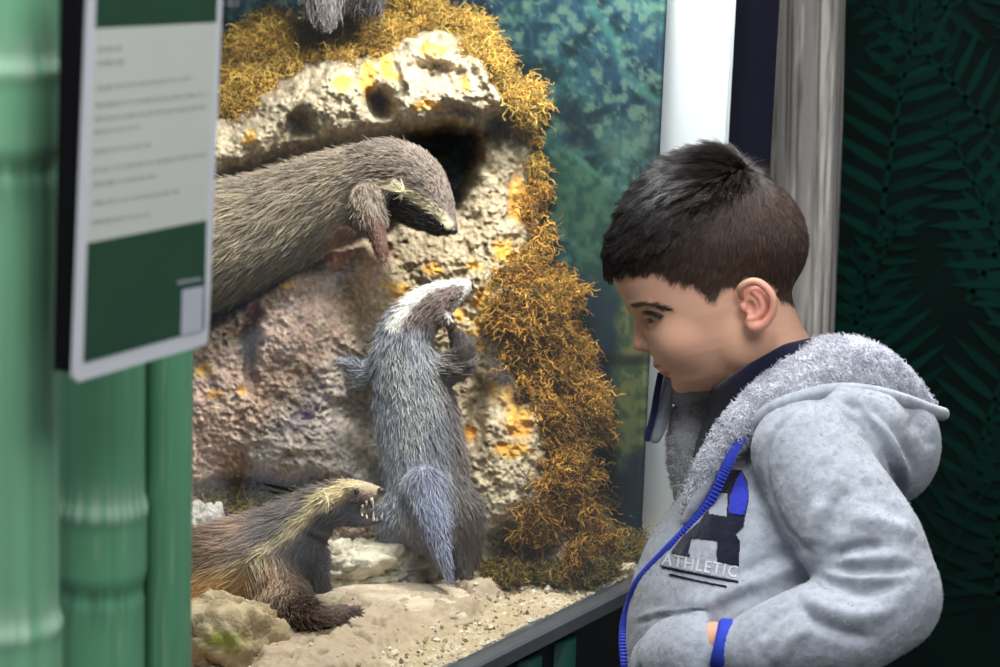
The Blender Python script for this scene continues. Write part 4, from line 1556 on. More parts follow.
def face(p):
    a, b, s = p[:, 0], p[:, 1], p[:, 2]
    f = np.interp(b, T_b, T_f); k = np.interp(b, T_b, T_k); w = np.interp(b, T_b, T_w)
    c = np.minimum(-606.0, f - 6.0) * 1.0
    c = np.where(k > c - 4, (f + k) / 2, c)
    e = np.where(a > c, f - c, c - k)
    pw = 2.35
    q = ((np.abs(a - c) / e) ** pw + (np.abs(s) / w) ** pw) ** (1 / pw)
    d = (q - 1) * np.minimum(np.minimum(e, w), 45)
    return np.maximum(d, np.maximum(-562 - b, b + 372))


def sym(fn):
    """both sides of the face"""
    def f(p):
        q = p.copy(); q[:, 2] = np.abs(q[:, 2])
        return fn(q)
    return f


def ch(rows, k=0.0):
    r = np.asarray(rows, float)
    return chain(r[:, :3], r[:, 3], 1.0, k)


def el(c, r, axes=None): return ellipsoid(c, r, axes)


EYE = np.array([-556.5, -474.5, 30.0])
ear_c = L(755, 305, 76)
helix = [(740, 296, 70, 3.2), (739, 288, 78, 3.6), (745, 282.5, 82, 3.8), (754, 281.5, 84, 4.0), (763, 287, 86, 4.0), (769.5, 297, 87, 3.9), (770, 308, 86, 3.9), (766, 317, 84, 4.0), (759, 324, 81, 4.6), (751, 325, 77, 4.6), (746, 320, 74, 3.4)]
hrows = np.array([(*L(x, y, s), r) for x, y, s, r in helix])
hrows = smooth_path(hrows, 40)
anti = smooth_path(np.array([(*L(x, y, s), r) for x, y, s, r in [(751, 291, 79, 2.6), (758, 298, 80, 3.0), (760, 308, 80, 3.2), (754, 316, 79, 3.2), (747, 317, 77, 2.8)]]), 16)
sk = lambda px, py, s, r: (*L(px, py, s), r)
body_terms = [
    (el(L(703, 240), (88, 73, 76), [[.982, -.191, 0], [.191, .982, 0], [0, 0, 1]]), 0),
    (el(L(745, 244), (60, 60, 66)), 14),
    (face, 12),
    (sym(el((-570, -505, 36), (20, 19, 21))), 18),                         # cheek
    (sym(el((-632, -520, 46), (24, 26, 14))), 14),                         # jaw angle
    (el((-560, -549, 0), (10, 8, 14)), 7),                                 # chin
    (sym(ch([(-533.5, -463, 8, 5), (-539, -460, 28, 6), (-552, -464, 46, 5)])), 8),   # brow ridge
    (sym(el((-535, -476.5, 37), (17, 9.5, 23))), 9, 'sub'),                  # eye socket
    (sym(ch([(EYE[0], EYE[1], EYE[2], 15.2), (EYE[0], EYE[1], EYE[2], 15.2)])), 5),
    (ch([(-535.5, -475, 0, 5), (-532, -487, 0, 6), (-529, -497.5, 0, 7)]), 5),          # nose
    (ch([(-530, -499, 0, 6), (-538, -505.5, 0, 4.5)]), 4),
    (sym(el((-538.5, -501, 9), (8, 6, 5.8))), 3),
    (sym(el((-534.5, -507, 6), (4.6, 2.6, 3.4))), 1.5, 'sub'),
    (sym(ch([(-546, -497, 14, 1.4), (-549, -502, 16, 1.6), (-549, -507, 16.5, 1.2)])), 3, 'sub'),          # crease behind the wing of the nose
    (el((-545, -523, 0), (8.0, 4.2, 22)), 6),                          # lips
    (el((-550, -531.6, 0), (7.6, 4.4, 20)), 6),
    (sym(ch([(-556.5, -529, 22, 1.8), (-558, -530, 24, 1.4)])), 3, 'sub'),
    # neck
    (ch([sk(748, 300, 0, 40), sk(760, 342, 0, 45), sk(776, 385, 0, 52)]), 16),
    # ear
    (el(L(756, 304, 74), (14, 19, 6)), 5),
    (ch(hrows), 2.0),
    (ch(anti), 2.2),
    (el(L(752.5, 323, 77), (5.5, 6, 3.6)), 4),
    (el(L(747.5, 306, 82), (6.2, 8.2, 7)), 2.0, 'sub'),
    (ch([sk(747, 290, 84, 2.3), sk(754, 288, 86, 2.5), sk(763, 296, 87, 2.0), sk(764, 306, 87, 1.6)]), 1.5, 'sub'),
    (el(L(741.5, 306.5, 74), (3.2, 5, 4.5)), 2.5),
    # far ear
    (el(L(756, 304, -76), (14, 20, 6)), 5),
    # eyelid opening
    (sym(el((-547, -477.4, 33), (13, 2.7, 14.5))), 1.0, 'sub'),
]
# trunk, near arm and hand inside the clothes
def cc(px, py, D): return tuple(c2h(CL(px, py, D)))
body_terms += [
    (ch([(*cc(778, 390, 1.92), 50), (*cc(790, 450, 1.93), 62), (*cc(770, 560, 1.93), 78)]), 20),
    (ch([(*cc(800, 452, 1.86), 34), (*cc(838, 505, 1.80), 34), (*cc(876, 590, 1.775), 28), (*cc(800, 632, 1.757), 24), (*cc(738, 645, 1.768), 18), (*cc(714, 642, 1.784), 17)]), 14),
    (ch([(*cc(714, 642, 1.786), 17), (*cc(690, 646, 1.806), 19), (*cc(676, 651, 1.818), 17)]), 8),
]
for i, (y0, y1, y2, r) in enumerate([(641, 643, 648, 6.6), (652, 656, 662, 7.0), (663, 670, 676, 6.8), (672, 682, 688, 6.0)]):
    ln = [30, 34, 31, 25][i]
    body_terms.append((ch([(*cc(684, y0, 1.822), r + .5), (*cc(672 - ln * .3, y1, 1.842), r), (*cc(672 - ln * .8, y2, 1.866), r * .85)]), 4))
body_terms.append((ch([(*cc(704, 636, 1.798), 9), (*cc(694, 640, 1.812), 7.6), (*cc(682, 644, 1.824), 6.4)]), 5))

bfn = blend(*body_terms)
blo = np.array([-800, -800, -95.]); bhi = np.array([-440, -325, 190.])
corner = np.array([cc(640, 690, 1.86), cc(920, 560, 1.70), cc(700, 690, 1.72), cc(930, 640, 1.74), cc(780, 420, 2.05)])
blo = np.minimum(blo, corner.min(0) - 10); bhi = np.maximum(bhi, corner.max(0) + 10); bhi[1] = -325
BVt, BQ = surface_nets(bfn, blo, bhi, 1.05)
BVt = relax(BVt, BQ, 1, .35)
_soft = (sstep(-528, -546, BVt[:, 1]) * sstep(-562, -580, BVt[:, 0]) * sstep(-700, -660, BVt[:, 0]))[:, None]   # soften the jaw line
for _ in range(3): BVt = BVt + (relax(BVt, BQ, 12, .5) - BVt) * _soft
BN = vnormals(BVt, BQ)
if np.mean(bfn((BVt + BN * .8)[::50].astype(np.float32)) > 0) < .5: BQ = BQ[:, ::-1]; BN = -BN
bx, by = hpx(BVt[:, 0], BVt[:, 1])
HAIRLINE = [(560, 276), (612, 274), (628, 272), (650, 271), (668, 276), (684, 282), (700, 288), (708, 298), (714, 301), (721, 289), (736, 283), (744, 275), (760, 276), (773, 286), (777, 296), (785, 301), (794, 304), (815, 302), (850, 200), (760, 80), (560, 80)]
hl = poly_sd(bx + 2.5 * vnoise(BVt / 5), by + 2.5 * vnoise(BVt / 5 + 9), HAIRLINE)
earm = np.minimum(np.hypot((bx - 755) / 19, (by - 304) / 25), 9)
hair_w = np.where((hl < 0) & (by < 306) & ~((earm < 1.05) & (np.abs(BVt[:, 2]) > 70)), 1.0, 0.0)
skin = np.zeros((len(BVt), 3)) + lin(216, 166, 140)
nz = fbm(BVt / 16, 3)
skin = mixn(skin, lin(214, 160, 136), sstep(-.1, .5, nz) * .35)
ck = np.exp(-(((bx - 690) / 26) ** 2 + ((by - 345) / 22) ** 2)); skin = mixn(skin, lin(222, 156, 136), ck * .35)
skin = mixn(skin, lin(228, 142, 128), np.where((earm < 1.15) & (np.abs(BVt[:, 2]) > 68), .55, 0) * sstep(1.15, .7, earm))
skin = mixn(skin, lin(214, 150, 138), np.exp(-(((bx - 637) / 8) ** 2 + ((by - 347) / 8) ** 2)) * .5)
ud = np.minimum(np.sqrt(((BVt[:, 0] + 546) / 11) ** 2 + ((BVt[:, 1] + 523) / 4.4) ** 2 + (BVt[:, 2] / 25) ** 2),
                np.sqrt(((BVt[:, 0] + 551) / 11) ** 2 + ((BVt[:, 1] + 532) / 4.9) ** 2 + (BVt[:, 2] / 24) ** 2))
skin = mixn(skin, lin(186, 98, 98), sstep(1.12, .95, ud) * .9)
skin = mixn(skin, lin(104, 48, 50), sstep(1.15, .95, ud) * sstep(1.5, .5, np.abs(BVt[:, 1] + 527.8 - .10 * (BVt[:, 0] + 545))) * .85)
eo = np.sqrt(((BVt[:, 0] - EYE[0]) / 19) ** 2 + ((BVt[:, 1] - EYE[1] - 1) / 12) ** 2 + ((np.abs(BVt[:, 2]) - EYE[2]) / 19) ** 2)
skin = mixn(skin, lin(176, 122, 112), sstep(1.05, .7, eo) * .5)
skin = mixn(skin, lin(58, 46, 42), sstep(.5, 1, hair_w) * .93)
skin = mixn(skin, lin(120, 92, 78), (1 - hair_w) * sstep(7, 0, hl) * (earm > 1.1) * (by < 306) * .5)
M_person = mat('skin', rough=0.5, spec=0.3, attr='Col', bump=(900, .08, .0006))
_b = M_person.node_tree.nodes['Principled BSDF']
_b.inputs['Subsurface Weight'].default_value = 0.12
_b.inputs['Subsurface Radius'].default_value = (0.008, 0.003, 0.0015)
_b.inputs['Subsurface Scale'].default_value = 0.6
person = mesh_obj('person', to_world(h2c(BVt)), BQ, M_person, None, col=skin)
tag(person, 'boy in a grey hooded jacket gazing down through the glass, hand in his pocket', 'person')
bvw = to_world(h2c(BVt))
BV_body = BVHTree.FromPolygons([tuple(v) for v in bvw], [tuple(q) for q in BQ])


def cast(bvh, px, py):
    o = Vector(CAM_POS); d = Vector(unit(P(px, py, 1.0) - CAM_POS))
    h = bvh.ray_cast(o, d)
    return None if h[0] is None else (np.array(h[0]), np.array(h[1]) * (1 if h[1].dot(d) < 0 else -1))


# ---- eyes
M_eyeb = mat('eyeball', rough=0.12, spec=0.5, attr='Col')
gaze = unit(np.array([1.0, -.50, .42]))
for sgn in (1, -1):
    u = np.linspace(0, 2 * math.pi, 48, endpoint=False); th = np.linspace(0.001, math.pi - .001, 40)
    ax1 = unit(np.cross(gaze, [0, 0, 1.0])); ax2 = np.cross(gaze, ax1)
    d = np.cos(th)[:, None, None] * gaze + np.sin(th)[:, None, None] * (np.cos(u)[None, :, None] * ax1 + np.sin(u)[None, :, None] * ax2)
    R = 13.4 + .8 * np.exp(-(th / .5) ** 2)
    q = EYE * np.array([1, 1, sgn]) + d * R[:, None, None]
    V, Fc = loft(to_world(h2c(q)))
    cth = np.where(th < .20, 0, np.where(th < .50, 1, np.where(th < .56, 2, 3)))
    pal = np.array([lin(10, 8, 8), lin(74, 48, 32), lin(34, 24, 20), lin(214, 206, 202)])
    mesh_obj('eye', V, Fc, M_eyeb, person, col=np.repeat(pal[cth], 48, 0))

# ---- hair
M_hair = mat('dark_hair', rough=0.34, spec=0.4, attr='Col')
crown = np.array(L(745, 160, 14.0))


def grow(name, n, weight, length, lift, width, colour, jit=.10, k=7, curl=.03, flowfix=None, mtl=None, clump=0):
    p, nn, idx = scatter(BVt, BQ, n, weight)
    x, y = hpx(p[:, 0], p[:, 1])
    fl = p - crown
    fl = fl - (fl * nn).sum(1)[:, None] * nn
    fl = unit(fl)
    if flowfix is not None: fl = flowfix(fl, x, y, p)
    fl = fl + .22 * np.stack([fbm(p / 9 + o, 2) for o in (1, 31, 61)], 1)
    Ln = length(x, y, p) * RNG.uniform(.75, 1.15, n)
    lf = lift(x, y, p)
    keep = Ln > .6
    S = strands(p[keep], nn[keep], fl[keep], Ln[keep], lf[keep], k=k, curl=curl, jitter=jit)
    if clump:                                            # strands gather into locks
        from mathutils.kdtree import KDTree
        gi = RNG.choice(len(S), max(1, len(S) // clump), replace=False)
        kd = KDTree(len(gi))
        for j, g in enumerate(gi): kd.insert(Vector(S[g, 0]), j)
        kd.balance()
        gn = gi[[kd.find(Vector(v))[1] for v in S[:, 0]]]
        w = (np.linspace(0, 1, k) ** .8)[None, :, None] * (.60 * np.clip(Ln[keep] / 25, .15, 1))[:, None, None]
        S = S * (1 - w) + (S[gn] + (S[:, :1] - S[gn][:, :1]) * .15) * w
    c = colour(x, y, p)[keep] * RNG.uniform(.75, 1.3, (keep.sum(), 1))
    W = to_world(h2c(S.reshape(-1, 3))).reshape(S.shape)
    tp = np.linspace(1, .35, k)[None] * width * RNG.uniform(.8, 1.2, (keep.sum(), 1))
    return curves_obj(name, W, tp, mtl or M_hair, person, col=c)


def longness(x, y):
    """1 on the combed top, 0 on the clipped sides"""
    e = (y - (172 + (748 - x) * 0.80))                  # parting from crown to temple
    return sstep(16, -18, e) * sstep(764, 742, x)


def hlen(x, y, p):
    t = longness(x, y)
    side = np.interp(y, [170, 240, 285, 305], [15, 12, 8, 4.0])
    return side * (1 - t) + t * np.interp(x, [612, 624, 645, 660, 700, 750], [13, 19, 30, 36, 42, 34])


def hlift(x, y, p):
    t = longness(x, y)
    return .16 * (1 - t) + t * np.interp(x, [612, 632, 660, 700, 750], [.74, .50, .30, .46, .92])


def hflow(fl, x, y, p):
    t = longness(x, y)[:, None]
    fwd = np.array([1.0, -.08, 0]) + np.stack([0 * x, 0 * x, np.sign(p[:, 2]) * .25 * np.minimum(np.abs(p[:, 2]) / 40, 1)], 1)
    down = np.array([.22, -1.0, 0])
    return unit(fl * (1 - .35 * t) + .5 * t * fwd + (1 - t) * .45 * down)


def hcol(x, y, p):
    t = longness(x, y)
    e = (y - (172 + (748 - x) * 0.80))
    c = mixn(np.zeros((len(x), 3)) + lin(74, 57, 50), lin(33, 27, 27), sstep(60, -30, e))
    c = c * (1 + .45 * fbm(p / np.array([14, 3.5, 5.0]), 2))[:, None]
    c[RNG.random(len(x)) < .08] *= 2.0  # some strands lightened, sheen painted into their colour
    return c


grow('hair', 60000, hair_w * sstep(2, -7, hl), hlen, hlift, .00019, hcol, flowfix=hflow, clump=15)

# brows and lashes
def face_strands(name, n, path, spread, direc, length, width, lift=.3):
    path = np.asarray(path, float)
    P0, N0, D0 = [], [], []
    for i in range(n):
        t = RNG.random() * (len(path) - 1); j = int(t)
        x, y = path[j] + (path[j + 1] - path[j]) * (t - j) + RNG.normal(size=2) * spread
        h = cast(BV_body, float(x), float(y))
        if h is None or np.linalg.norm(h[0] - to_world(h2c(EYE))) > .06: continue
        P0.append(h[0]); N0.append(h[1]); D0.append(direc[0] * CR - direc[1] * CU)
    P0, N0, D0 = map(np.array, (P0, N0, D0))
    S = strands(P0, N0, D0, length * RNG.uniform(.6, 1.2, len(P0)), lift, k=4, jitter=.25)
    curves_obj(name, S, np.array([1, .9, .6, .2])[None] * width, M_hair, person, col=np.zeros((len(P0), 3)) + lin(58, 43, 37))
face_strands('eyebrow', 330, [(631, 304.5), (640, 303.5), (650, 304.5), (660, 307), (670, 308.5)], (1.3, 1.5), (1.0, .05), .0055, .00011)
face_strands('eyelash', 170, [(646.5, 311.5), (652, 312), (658, 313), (664, 316)], (.6, .5), (-.8, .65), .0050, .00020, .75)

# ================================================================== clothes
def fleece_fix(fn, lo_rows, h, wr=(), noise=None):
    """mesh an implicit garment (camera space) and press folds into it; wr: (path, depth m, width px)"""
    lo_rows = np.array([CL(*q) for q in lo_rows])
    lo, hi = lo_rows.min(0) - .01, lo_rows.max(0) + .01
    V, Q = surface_nets(fn, lo, hi, h)
    V = relax(V, Q, 2, .45)
    N = vnormals(V, Q)
    if np.mean(fn((V + N * .002)[::40].astype(np.float32)) > 0) < .5: Q = Q[:, ::-1]; N = -N
    x = V[:, 0] / -V[:, 2] * F_PX + 500; y = -V[:, 1] / -V[:, 2] * F_PX + 333.5
    facing = sstep(.0, .35, (N * unit(-V)).sum(1))
    disp = np.zeros(len(V))
    for path, amp, wd in wr:
        pth = smooth_path(path, 24) if len(path) > 2 else np.asarray(path, float)
        d, t = line_d(x, y, pth)
        disp += amp * np.exp(-(d / wd) ** 2) * np.minimum(1, np.minimum(t, 1 - t) * 5 + .15)
    if noise: disp = disp + noise(V, x, y)
    V = V + N * (disp * facing)[:, None]
    return V, Q


# shirt: navy, high neck
shirt_fn = blend((pxchain([(776, 392, 1.92, 57), (767, 432, 1.935, 62), (766, 470, 1.95, 74), (766, 520, 1.96, 82)], fl=1.0), 0),
                 (pxchain([(752, 338, 1.905, 58), (774, 392, 1.91, 60)], dense=0), .012))
def collar_cut(p):
    x = p[:, 0] / -p[:, 2] * F_PX + 500; y = -p[:, 1] / -p[:, 2] * F_PX + 333.5
    yl = np.interp(x, [640, 721, 748, 784, 813, 880], [418, 383, 364, 344, 337, 336])
    return (yl - y) * .00075
shirt_all = blend((shirt_fn, 0), (collar_cut, .003, 'int'))
M_shirt = mat('navy_knit', lin(24, 22, 48), 0.85, 0.15, noise=(60, .2), bump=(700, .3, .001), sheen=.2)
V, Q = fleece_fix(shirt_all, [(660, 320, 1.80), (880, 560, 2.05)], .0026)
mesh_obj('shirt', to_world(V), Q, M_shirt, person)

# hooded jacket
torso = pxchain([(815, 442, 1.93, 62), (800, 464, 1.93, 70), (798, 498, 1.93, 86), (790, 530, 1.93, 101), (775, 556, 1.93, 110), (757, 585, 1.93, 115), (750, 612, 1.93, 121), (748, 645, 1.93, 123), (748, 700, 1.93, 122), (752, 770, 1.93, 118)], fl=1.22, dense=2)
arm_up = pxchain([(805, 452, 1.825, 54), (832, 498, 1.805, 59), (864, 548, 1.787, 61), (880, 594, 1.775, 59)], fl=.95, dense=3)
arm_lo = pxchain([(880, 596, 1.775, 59), (848, 622, 1.762, 54), (803, 634, 1.757, 46), (772, 643, 1.758, 40), (749, 650, 1.762, 34)], dense=3)
arm_far = pxchain([(800, 455, 2.04, 52), (835, 510, 2.065, 54), (850, 580, 2.075, 50), (800, 625, 2.07, 44), (750, 640, 2.04, 34)], dense=3)
hood_sag = blend((ball(884, 444, 1.932, (55, 63, 80)), 0), (ball(864, 440, 1.866, (45, 56, 58)), .02), (ball(838, 412, 1.850, (34, 30, 40)), .015))
def hood_top(p):
    x = p[:, 0] / -p[:, 2] * F_PX + 500; y = -p[:, 1] / -p[:, 2] * F_PX + 333.5
    yl = np.interp(x, [700, 745, 770, 800, 835, 870, 900, 930, 950], [466, 427, 406, 393, 385, 387, 395, 407, 413])
    return (yl - y) * .0008
hood_sag = blend((hood_sag, 0), (hood_top, .004, 'int'))
pocket = blend((pxchain([(664, 664, 1.85, 34), (680, 658, 1.826, 42), (700, 655, 1.800, 42), (726, 660, 1.795, 41)], dense=0), 0))
def pk_cut(p):
    x = p[:, 0] / -p[:, 2] * F_PX + 500; y = -p[:, 1] / -p[:, 2] * F_PX + 333.5
    return (x - (708 + (y - 615) * .22)) * .0008
pocket = blend((pocket, 0), (pk_cut, .003, 'int'))
def tors_cut(p):
    x = p[:, 0] / -p[:, 2] * F_PX + 500; y = -p[:, 1] / -p[:, 2] * F_PX + 333.5
    yl = np.interp(x, [700, 745, 770, 800, 835, 880], [470, 426, 405, 392, 388, 392])
    return (yl - y) * .0008
chest = pxchain([(768, 452, 1.89, 27), (764, 500, 1.872, 46), (752, 550, 1.868, 60), (742, 600, 1.865, 70)], dense=2)
jacket_fn = blend((torso, 0), (chest, .02), (tors_cut, .004, 'int'), (arm_up, .012), (arm_lo, .009), (arm_far, .012), (hood_sag, .010), (pocket, .004))
WR = [([(829, 557), (845, 550), (866, 545), (884, 546)], -.0075, 5), ([(826, 568), (860, 571), (890, 570), (920, 566)], -.0045, 5),
      ([(815, 577), (836, 583), (866, 591), (908, 583)], -.006, 6), ([(792, 595), (814, 620), (845, 634), (876, 640)], -.0055, 7),
      ([(840, 560), (870, 558), (905, 556)], .0035, 6), ([(822, 573), (850, 578), (890, 577)], .004, 5), ([(806, 598), (830, 610), (862, 616), (900, 606)], .005, 9),
      ([(826, 500), (816, 522), (812, 545)], .005, 9), ([(848, 486), (838, 508), (836, 534)], -.004, 8), ([(862, 478), (880, 500), (905, 524)], -.003, 8), ([(850, 515), (880, 522), (915, 534)], .004, 9),
      ([(812, 402), (784, 424), (769, 450), (768, 480), (778, 512), (796, 538), (818, 556)], -.0022, 2.4), ([(806, 402), (778, 424), (763, 450), (762, 480)], .0015, 4),
      ([(812, 556), (780, 572), (745, 588), (712, 602), (676, 606)], .006, 10), ([(800, 545), (768, 560), (740, 575)], -.004, 8), ([(760, 590), (735, 600), (716, 612)], -.006, 7),
      ([(838, 398), (862, 412), (882, 440), (894, 470), (904, 500)], -.006, 5), ([(850, 402), (876, 424), (896, 452), (908, 482)], .005, 6), ([(866, 404), (895, 430), (914, 470)], -.0035, 5),
      ([(815, 400), (822, 416), (832, 424)], -.0018, 2.5), ([(905, 420), (925, 430), (934, 450)], -.003, 8),
      ([(760, 640), (775, 618), (800, 606)], -.003, 6), ([(772, 667), (790, 640), (812, 628)], .003, 7),
      ([(634, 619), (660, 611), (690, 610), (706, 613)], .0018, 2.5), ([(634, 625), (660, 617), (690, 616), (706, 619)], -.0015, 2.2),
      ([(712, 478), (745, 525), (752, 560)], .0, 8), ([(765, 500), (772, 530), (790, 556)], .003, 9)]
jn = lambda V, x, y: .0017 * fbm(V * 26, 3) + .0008 * fbm(V * 70 + 5, 2) + .00035 * vnoise(V * 420)
V, Q = fleece_fix(jacket_fn, [(590, 370, 1.66), (975, 790, 2.16), (590, 370, 2.16), (975, 790, 1.66)], .0021, WR, jn)
zlow = CL(750, 745, 1.93)[1]
M_fleece = mat('grey_fleece', rough=0.95, spec=0.08, attr='Col', bump=(900, .45, .0012), sheen=.35)
fcol = lambda V: mixn(np.zeros((len(V), 3)) + lin(166, 170, 181), lin(142, 146, 158), sstep(-.25, .45, fbm(V * 240, 3)) * .55)
jc = fcol(V)
hoodie = mesh_obj('hoodie', to_world(V), Q, M_fleece, person, col=jc)
jw = to_world(V)
BV_jack = BVHTree.FromPolygons([tuple(v) for v in jw], [tuple(q) for q in Q])
JV, JQ = V, Q
M_fuzz = mat('fleece_nap', rough=0.9, spec=0.1, attr='Col')
p, nn, idx = scatter(V, Q, 60000)
keep = (nn * unit(-p)).sum(1) > -.3
p, nn, idx = p[keep], nn[keep], idx[keep]
S = strands(p, nn, np.stack([fbm(p * 40 + o, 2) for o in (3, 13, 23)], 1) + np.array([0, -.5, 0]), RNG.uniform(.0010, .0020, len(p)), .45, k=3, jitter=.5)
curves_obj('nap', to_world(S.reshape(-1, 3)).reshape(S.shape), np.array([1, .8, .3])[None] * .00016, M_fuzz, hoodie, col=jc[idx] * RNG.uniform(.85, 1.2, (len(p), 1)))

# sherpa lining: near lapel, nape, far lapel
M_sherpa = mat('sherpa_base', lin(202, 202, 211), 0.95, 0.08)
M_sherpaf = mat('sherpa_pile', rough=0.9, spec=0.08, attr='Col')
lining_fn = blend((pxchain([(686, 514, 1.868, 4), (692, 498, 1.862, 7), (706, 470, 1.855, 11), (727, 439, 1.848, 15.5), (754, 413, 1.845, 20), (787, 390, 1.852, 25), (825, 371, 1.885, 32), (862, 373, 1.915, 31), (893, 391, 1.94, 25), (926, 409, 1.965, 10)], dense=3), 0))
V, Q = fleece_fix(lining_fn, [(660, 320, 1.80), (960, 530, 2.04), (660, 320, 2.04), (960, 530, 1.80)], .0024, (), lambda V, x, y: .0022 * fbm(V * 60, 3))
lin_o = mesh_obj('sherpa_lining', to_world(V), Q, M_sherpa, hoodie)


def pile(V, Q, n, parent, length=.0062, cols=(lin(218, 218, 226), lin(190, 191, 203)), w=.00032):
    p, nn, idx = scatter(V, Q, n)
    fl = np.stack([fbm(p * 110 + o, 2) for o in (3, 13, 23)], 1) * 2 + RNG.normal(size=(len(p), 3)) * .3 + np.array([-.3, -.4, .2])
    S = strands(p, nn, fl, length * RNG.uniform(.6, 1.25, len(p)), .55, k=5, curl=.55, jitter=.5)
    c = mixn(np.zeros((len(p), 3)) + cols[0], cols[1], sstep(-.2, .4, fbm(p * 150, 2))) * RNG.uniform(.85, 1.12, (len(p), 1))
    curves_obj('sherpa_pile', to_world(S.reshape(-1, 3)).reshape(S.shape), np.array([1, .95, .85, .6, .3])[None] * w, M_sherpaf, parent, col=c)


pile(V, Q, 26000, lin_o)
far_fn = blend((pxchain([(738, 392, 2.00, 17), (700, 412, 1.985, 24), (696, 442, 1.98, 28), (700, 478, 1.98, 28), (706, 510, 1.975, 26)], dense=3), 0))
V, Q = fleece_fix(far_fn, [(640, 360, 1.92), (760, 545, 2.04)], .0024, (), lambda V, x, y: .0022 * fbm(V * 60, 3))
far_o = mesh_obj('sherpa_lining', to_world(V), Q, mat('sherpa_base', lin(176, 176, 182), 0.95, 0.08), hoodie)  # far lining in a darker copy, its shading put into the colour
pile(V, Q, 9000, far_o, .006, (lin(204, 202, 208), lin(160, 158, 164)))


def garment(name, rows, h, m, parent, fl=1.0, pad=20, col=True, noise=None):
    r = np.asarray(rows, float)
    fn = pxchain(r, fl=fl, dense=4)
    pad_ = r[:, 3].max() + pad
    bb = [(r[:, 0].min() - pad_, r[:, 1].min() - pad_, r[:, 2].min() - .06), (r[:, 0].max() + pad_, r[:, 1].max() + pad_, r[:, 2].max() + .06)]
    bb += [(bb[0][0], bb[0][1], bb[1][2]), (bb[1][0], bb[1][1], bb[0][2])]
    V, Q = fleece_fix(fn, bb, h, (), noise or (lambda V, x, y: .0010 * fbm(V * 70, 3)))
    return mesh_obj(name, to_world(V), Q, m, parent, col=fcol(V) if col else None)


garment('hood_rim', [(742, 434, 1.840, 5), (768, 411, 1.824, 7), (800, 398, 1.818, 8), (835, 391, 1.838, 8.5), (870, 393, 1.85, 8.5), (902, 401, 1.875, 8.5), (930, 411, 1.915, 8), (943, 414, 1.945, 7)], .0018, M_fleece, hoodie)
garment('lapel_facing', [(684, 521, 1.862, 4), (697, 500, 1.855, 6.5), (712, 472, 1.852, 7.5), (727, 449, 1.852, 7), (742, 431, 1.853, 5)], .0018, M_fleece, hoodie)
garment('far_lapel', [(669, 378, 1.972, 6), (665, 402, 1.972, 8), (659, 424, 1.972, 8.5), (655, 437, 1.972, 7)], .0018, M_fleece, hoodie)
garment('far_lapel', [(668, 392, 1.978, 9), (690, 398, 1.972, 11), (722, 394, 1.975, 10)], .0018, M_fleece, hoodie)

# zips
M_zip = mat('blue_zip', lin(58, 74, 196), 0.5, 0.3, noise=(200, .1))
M_zipn = mat('navy_zip', lin(38, 42, 84), 0.5, 0.3, noise=(200, .1))


def zipper(name, rows, r_tape, m, tooth, n_teeth, parent):
    rows = smooth_path(rows, 80)
    c = to_world(CL(rows[:, 0], rows[:, 1], rows[:, 2]))
    V, Fc = loft(tube_rings(c, r_tape * KP, 10, ref=CF))
    o = mesh_obj(name, V, Fc, m, parent)
    parts = []
    rr = smooth_path(rows[::8], n_teeth)
    cc_ = to_world(CL(rr[:, 0], rr[:, 1], rr[:, 2]))
    tg = unit(np.gradient(cc_, axis=0))
    for i in range(n_teeth):
        side = unit(np.cross(tg[i], CF)); nrm = np.cross(side, tg[i])
        parts.append(box_vf(cc_[i] - CF * r_tape * KP * .55 + side * tooth[2] * KP, side, tg[i], nrm, tooth[0] * KP, tooth[1] * KP, tooth[0] * .6 * KP, .0003))
    V, Fc = join_vf(parts)
    mesh_obj('zip_teeth', V, Fc, m, o, smooth=False)
    return o


ZP = [(745.5, 430), (736, 443), (727, 463), (711, 498), (688, 527), (663, 553), (638, 581), (627, 609), (622.5, 634), (624, 667), (626, 700), (628, 745)]
zrows = []
for i, (x, y) in enumerate(ZP):
    h = None
    for dx in (0, 3, 6, 9, 12):
        h = cast(BV_jack, float(x + dx), float(y))
        if h is not None and project(h[0])[2] < 1.95: break
    D_ = project(h[0])[2] if h is not None else 1.9
    zrows.append((x, y, min(D_, 1.93)))
zrows = np.array(zrows)
zrows[0, 2] = zrows[1, 2] = min(zrows[1, 2], 1.838); zrows[2, 2] = min(zrows[2, 2], 1.838); zrows[3, 2] = min(zrows[3, 2], 1.850)
zipper('zipper', zrows, 3.9, M_zip, (4.2, 1.0, 1.6), 100, hoodie)
zipper('zipper', np.array([(661, 374, 1.966), (657.5, 392, 1.965), (655, 408, 1.965), (651, 426, 1.965), (646.5, 441, 1.966)]), 3.0, M_zipn, (3.4, 1.0, -.6), 28, hoodie)


